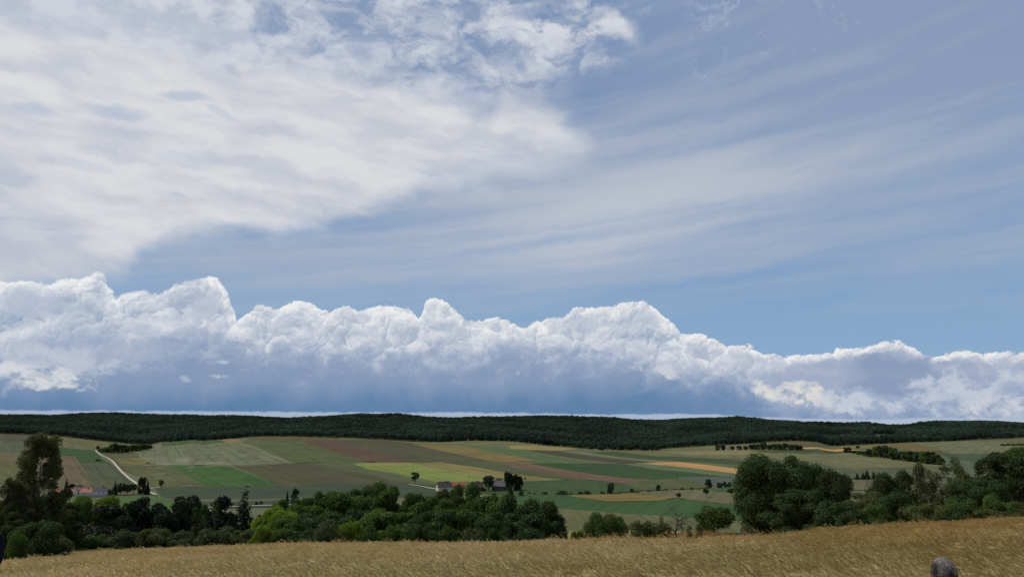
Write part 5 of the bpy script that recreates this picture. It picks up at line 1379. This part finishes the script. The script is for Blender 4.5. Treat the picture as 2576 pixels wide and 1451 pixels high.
def hand_meshes(w, d, side, rnd):
    """palm with thumb and four unequal, slightly curled fingers, hanging down"""
    out = []
    w = Vector(w)
    fwd = Vector((0, -1, 0)); dn = Vector(d).normalized(); inn = Vector((-side, 0, 0))
    paths = [([w, w + dn * 0.04, w + dn * 0.09], [0.026, 0.036, 0.034])]
    for i, L in enumerate((0.070, 0.080, 0.075, 0.058)):
        k = w + dn * 0.085 + fwd * (0.030 - 0.020 * i)
        a = k + dn * L * 0.45 + inn * 0.006; b = a + dn * L * 0.33 + inn * 0.016; c = b + dn * L * 0.20 + inn * 0.018
        paths.append(([k, a, b, c], [0.0095, 0.0088, 0.0080, 0.0058]))
    t0 = w + dn * 0.03 + fwd * 0.026
    paths.append(([t0, t0 + fwd * 0.026 + dn * 0.026, t0 + fwd * 0.034 + dn * 0.052, t0 + fwd * 0.034 + dn * 0.070], [0.013, 0.0115, 0.010, 0.007]))
    return tube_mesh('hand', paths, M_SKIN, 8)
M_SKIN = plain('weathered_skin', (0.36, 0.19, 0.13, 1), 0.12, 8.0, 0.6)
def person(loc, heading, H, label, topm, legm, hairm, shoe, tilt=0.0, hair_low=-0.72, seed=1):
    k = H / 1.72; rnd = random.Random(seed)
    o = empty('person', loc, heading); tag(o, label, 'person')
    S = lambda x, y, z: (x * k, y * k, z * k)
    P = {'pelvis': (S(0, 0, 0.93), .135 * k, .105 * k), 'waist': (S(0, 0.01, 1.08), .125 * k, .098 * k), 'chest': (S(0, 0.015, 1.27), .150 * k, .112 * k), 'top': (S(0, 0.02, 1.405), .100 * k, .075 * k), 'neck': (S(0, 0.005, 1.475), .052 * k, .052 * k), 'skull': (S(0, -0.015, 1.56), .055 * k, .060 * k)}
    E_ = [('pelvis', 'waist'), ('waist', 'chest'), ('chest', 'top'), ('top', 'neck'), ('neck', 'skull')]
    for s, n in ((-1, 'l'), (1, 'r')):
        st = 0.10 * s
        P.update({'sh' + n: (S(s * .185, .02, 1.385), .058 * k, .058 * k), 'el' + n: (S(s * .245, .045 - st * .5, 1.10), .043 * k, .043 * k), 'wr' + n: (S(s * .255, -.04 - st, .875), .027 * k, .030 * k),
                  'hip' + n: (S(s * .095, 0, .86), .088 * k, .092 * k), 'kn' + n: (S(s * .105, -.02 - st * .8, .49), .058 * k, .060 * k), 'an' + n: (S(s * .110, .03 - st * 1.2, .09), .038 * k, .042 * k), 'toe' + n: (S(s * .125, -.11 - st * 1.2, .035), .038 * k, .030 * k)})
        E_ += [('top', 'sh' + n), ('sh' + n, 'el' + n), ('el' + n, 'wr' + n), ('pelvis', 'hip' + n), ('hip' + n, 'kn' + n), ('kn' + n, 'an' + n), ('an' + n, 'toe' + n)]
    body = skin_mesh('person_body', P, E_, 'pelvis')
    hc = S(0, -0.02, 1.595)
    ms = [body, head_mesh(hc, k)]
    for s, n in ((-1, 'l'), (1, 'r')):
        w = P['wr' + n][0]; ms.append(hand_meshes(w, (Vector(w) - Vector(P['el' + n][0])), s, rnd))
    b = meshobj('body', join_meshes('person_body', ms, M_SKIN), None, o)
    # clothes: the same skeleton, a little wider
    def cloth(keys, grow, root, name, mat, over={}):
        Q = {a: (P[a][0], P[a][1] + grow, P[a][2] + grow) for a in keys}; Q.update(over)
        me = skin_mesh(name, Q, [e for e in E_ if e[0] in Q and e[1] in Q], root); me.materials.append(mat); meshobj(name, me, None, o)
    cloth(['pelvis', 'waist', 'chest', 'top', 'shl', 'shr', 'ell', 'elr', 'wrl', 'wrr'], 0.022 * k, 'chest', 'jacket', topm)
    cloth(['pelvis', 'hipl', 'hipr', 'knl', 'knr', 'anl', 'anr'], 0.018 * k, 'pelvis', 'trousers', legm)
    for n in 'lr':
        a, t_ = P['an' + n][0], P['toe' + n][0]
        meshobj('shoe', tube_mesh('shoe', [([(a[0], a[1] + 0.05, 0.045), (a[0], a[1], 0.055), (t_[0], t_[1], 0.045), (t_[0], t_[1] - 0.06, 0.04)], [0.040, 0.052, 0.050, 0.025])], shoe, 10), None, o)
    # hair: a close cap of many small tufts over the skull, down to the nape
    rng = np.random.default_rng(seed); n = 5200
    d = rng.normal(size=(n * 2, 3)); d /= np.linalg.norm(d, axis=1, keepdims=True)
    keep = (d[:, 2] > np.where(d[:, 1] > 0.25, hair_low, np.where(d[:, 1] > -0.35, -0.18, 0.52)))
    d = d[keep][:n]
    Pn = d * np.array([0.084, 0.102, 0.118]) * k; Pn[:, 1] -= np.where(d[:, 2] < -0.1, 0.030 * (-d[:, 2] - 0.1), 0) * k
    Pn *= (1 + rng.uniform(-0.02, 0.055, (len(d), 1))); Pn += np.array(hc)
    me = quads_mesh('hair', Pn, d + rng.normal(0, 0.25, d.shape), rng.uniform(0.007, 0.014, len(d)) * k, 0.35, rng, hairm, 1.2)
    meshobj('hair', me, None, b)
    me2 = bpy.data.meshes.new('scalp_hair'); bm = bmesh.new(); bmesh.ops.create_uvsphere(bm, u_segments=28, v_segments=20, radius=1.0)
    kill = [v for v in bm.verts if not (v.co.z > (hair_low if v.co.y > 0.25 else (-0.18 if v.co.y > -0.35 else 0.52)))]
    bmesh.ops.delete(bm, geom=kill, context='VERTS')
    for v in bm.verts:
        q = v.co.copy(); v.co = Vector((q.x * 0.083, q.y * 0.1 - (0.030 * (-q.z - 0.1) if q.z < -0.1 else 0), q.z * 0.1165)) * k + Vector(hc)
    bm.to_mesh(me2); bm.free(); me2.materials.append(hairm)
    meshobj('scalp_hair', me2, None, b)
    for sx in (-1, 1):
        bm = bmesh.new(); bmesh.ops.create_uvsphere(bm, u_segments=10, v_segments=8, radius=0.011 * k)
        bm_obj('eye', bm, M_GLASS, b, Vector(hc) + Vector((sx * 0.027, -0.079, 0.004)) * k)
    return o
def hair_mat(name, a, b_, sc, sun_crown_k=0.0):
    m, t, b, o = newmat(name)
    g = t.nodes.new('ShaderNodeNewGeometry'); tc = t.nodes.new('ShaderNodeTexCoord')
    r = X(t, g.outputs['Random Per Island']); v = X(t, tc.outputs['Object'])
    n = noise(v, sc, 3.0, 0.6)
    put(t, b.inputs['Base Color'], mixc(t, ((n - 0.5) * 2.2 + sun_crown_k * sstep(sep(v)[2] + sep(v)[0] * -0.5, 1.585, 1.66) + 0.12 + (r - 0.5) * 0.5).clamp(), a, b_)); b.inputs['Roughness'].default_value = 0.6  # sunlit crown and shaded lower hair painted into the hair colour
    return m
def people():
    M_DK = plain('dark_red_jacket', (0.060, 0.014, 0.016, 1), 0.2, 3.0); M_TR = plain('grey_trousers', (0.07, 0.07, 0.075, 1), 0.2, 3.0); M_SH = plain('brown_shoe', (0.06, 0.04, 0.03, 1), 0.2, 3.0)
    u, s = us(2374, 1403); Y = 6.0; x = u * Y; z = zfun(x, Y); H = s * Y - z
    print('people', H)
    person((x, Y, z), R(168), H, 'grey haired person seen from behind, only the head rising at the bottom edge', M_DK, M_TR, hair_mat('grey_hair_sunlit_crown', (0.040, 0.030, 0.030, 1), (0.36, 0.33, 0.31, 1), 12.0, 0.85), M_SH, seed=2)
    # second walker, mostly outside the left edge
    m, t, b, o = newmat('navy_jacket_with_striped_hem')
    tc = t.nodes.new('ShaderNodeTexCoord'); vx, vy, vz = sep(X(t, tc.outputs['Object']))
    st = sstep((vz * 2 * math.pi / 0.075)._m('SINE'), -0.2, 0.2)
    put(t, b.inputs['Base Color'], mixc(t, st * sstep(vz, 1.04, 1.02), (0.006, 0.007, 0.013, 1), (0.20, 0.19, 0.21, 1)))
    Y = 26.0; u, s = us(-27, 1301); x = u * Y; z = zfun(x, Y); H = s * Y - z
    print('people', H)
    person((x, Y, z), R(20), H, 'person in a navy jacket with striped hem, cut off by the left edge', m, M_TR, hair_mat('brown_hair', (0.05, 0.035, 0.025, 1), (0.12, 0.08, 0.055, 1), 9.0), M_SH, seed=5)
people()
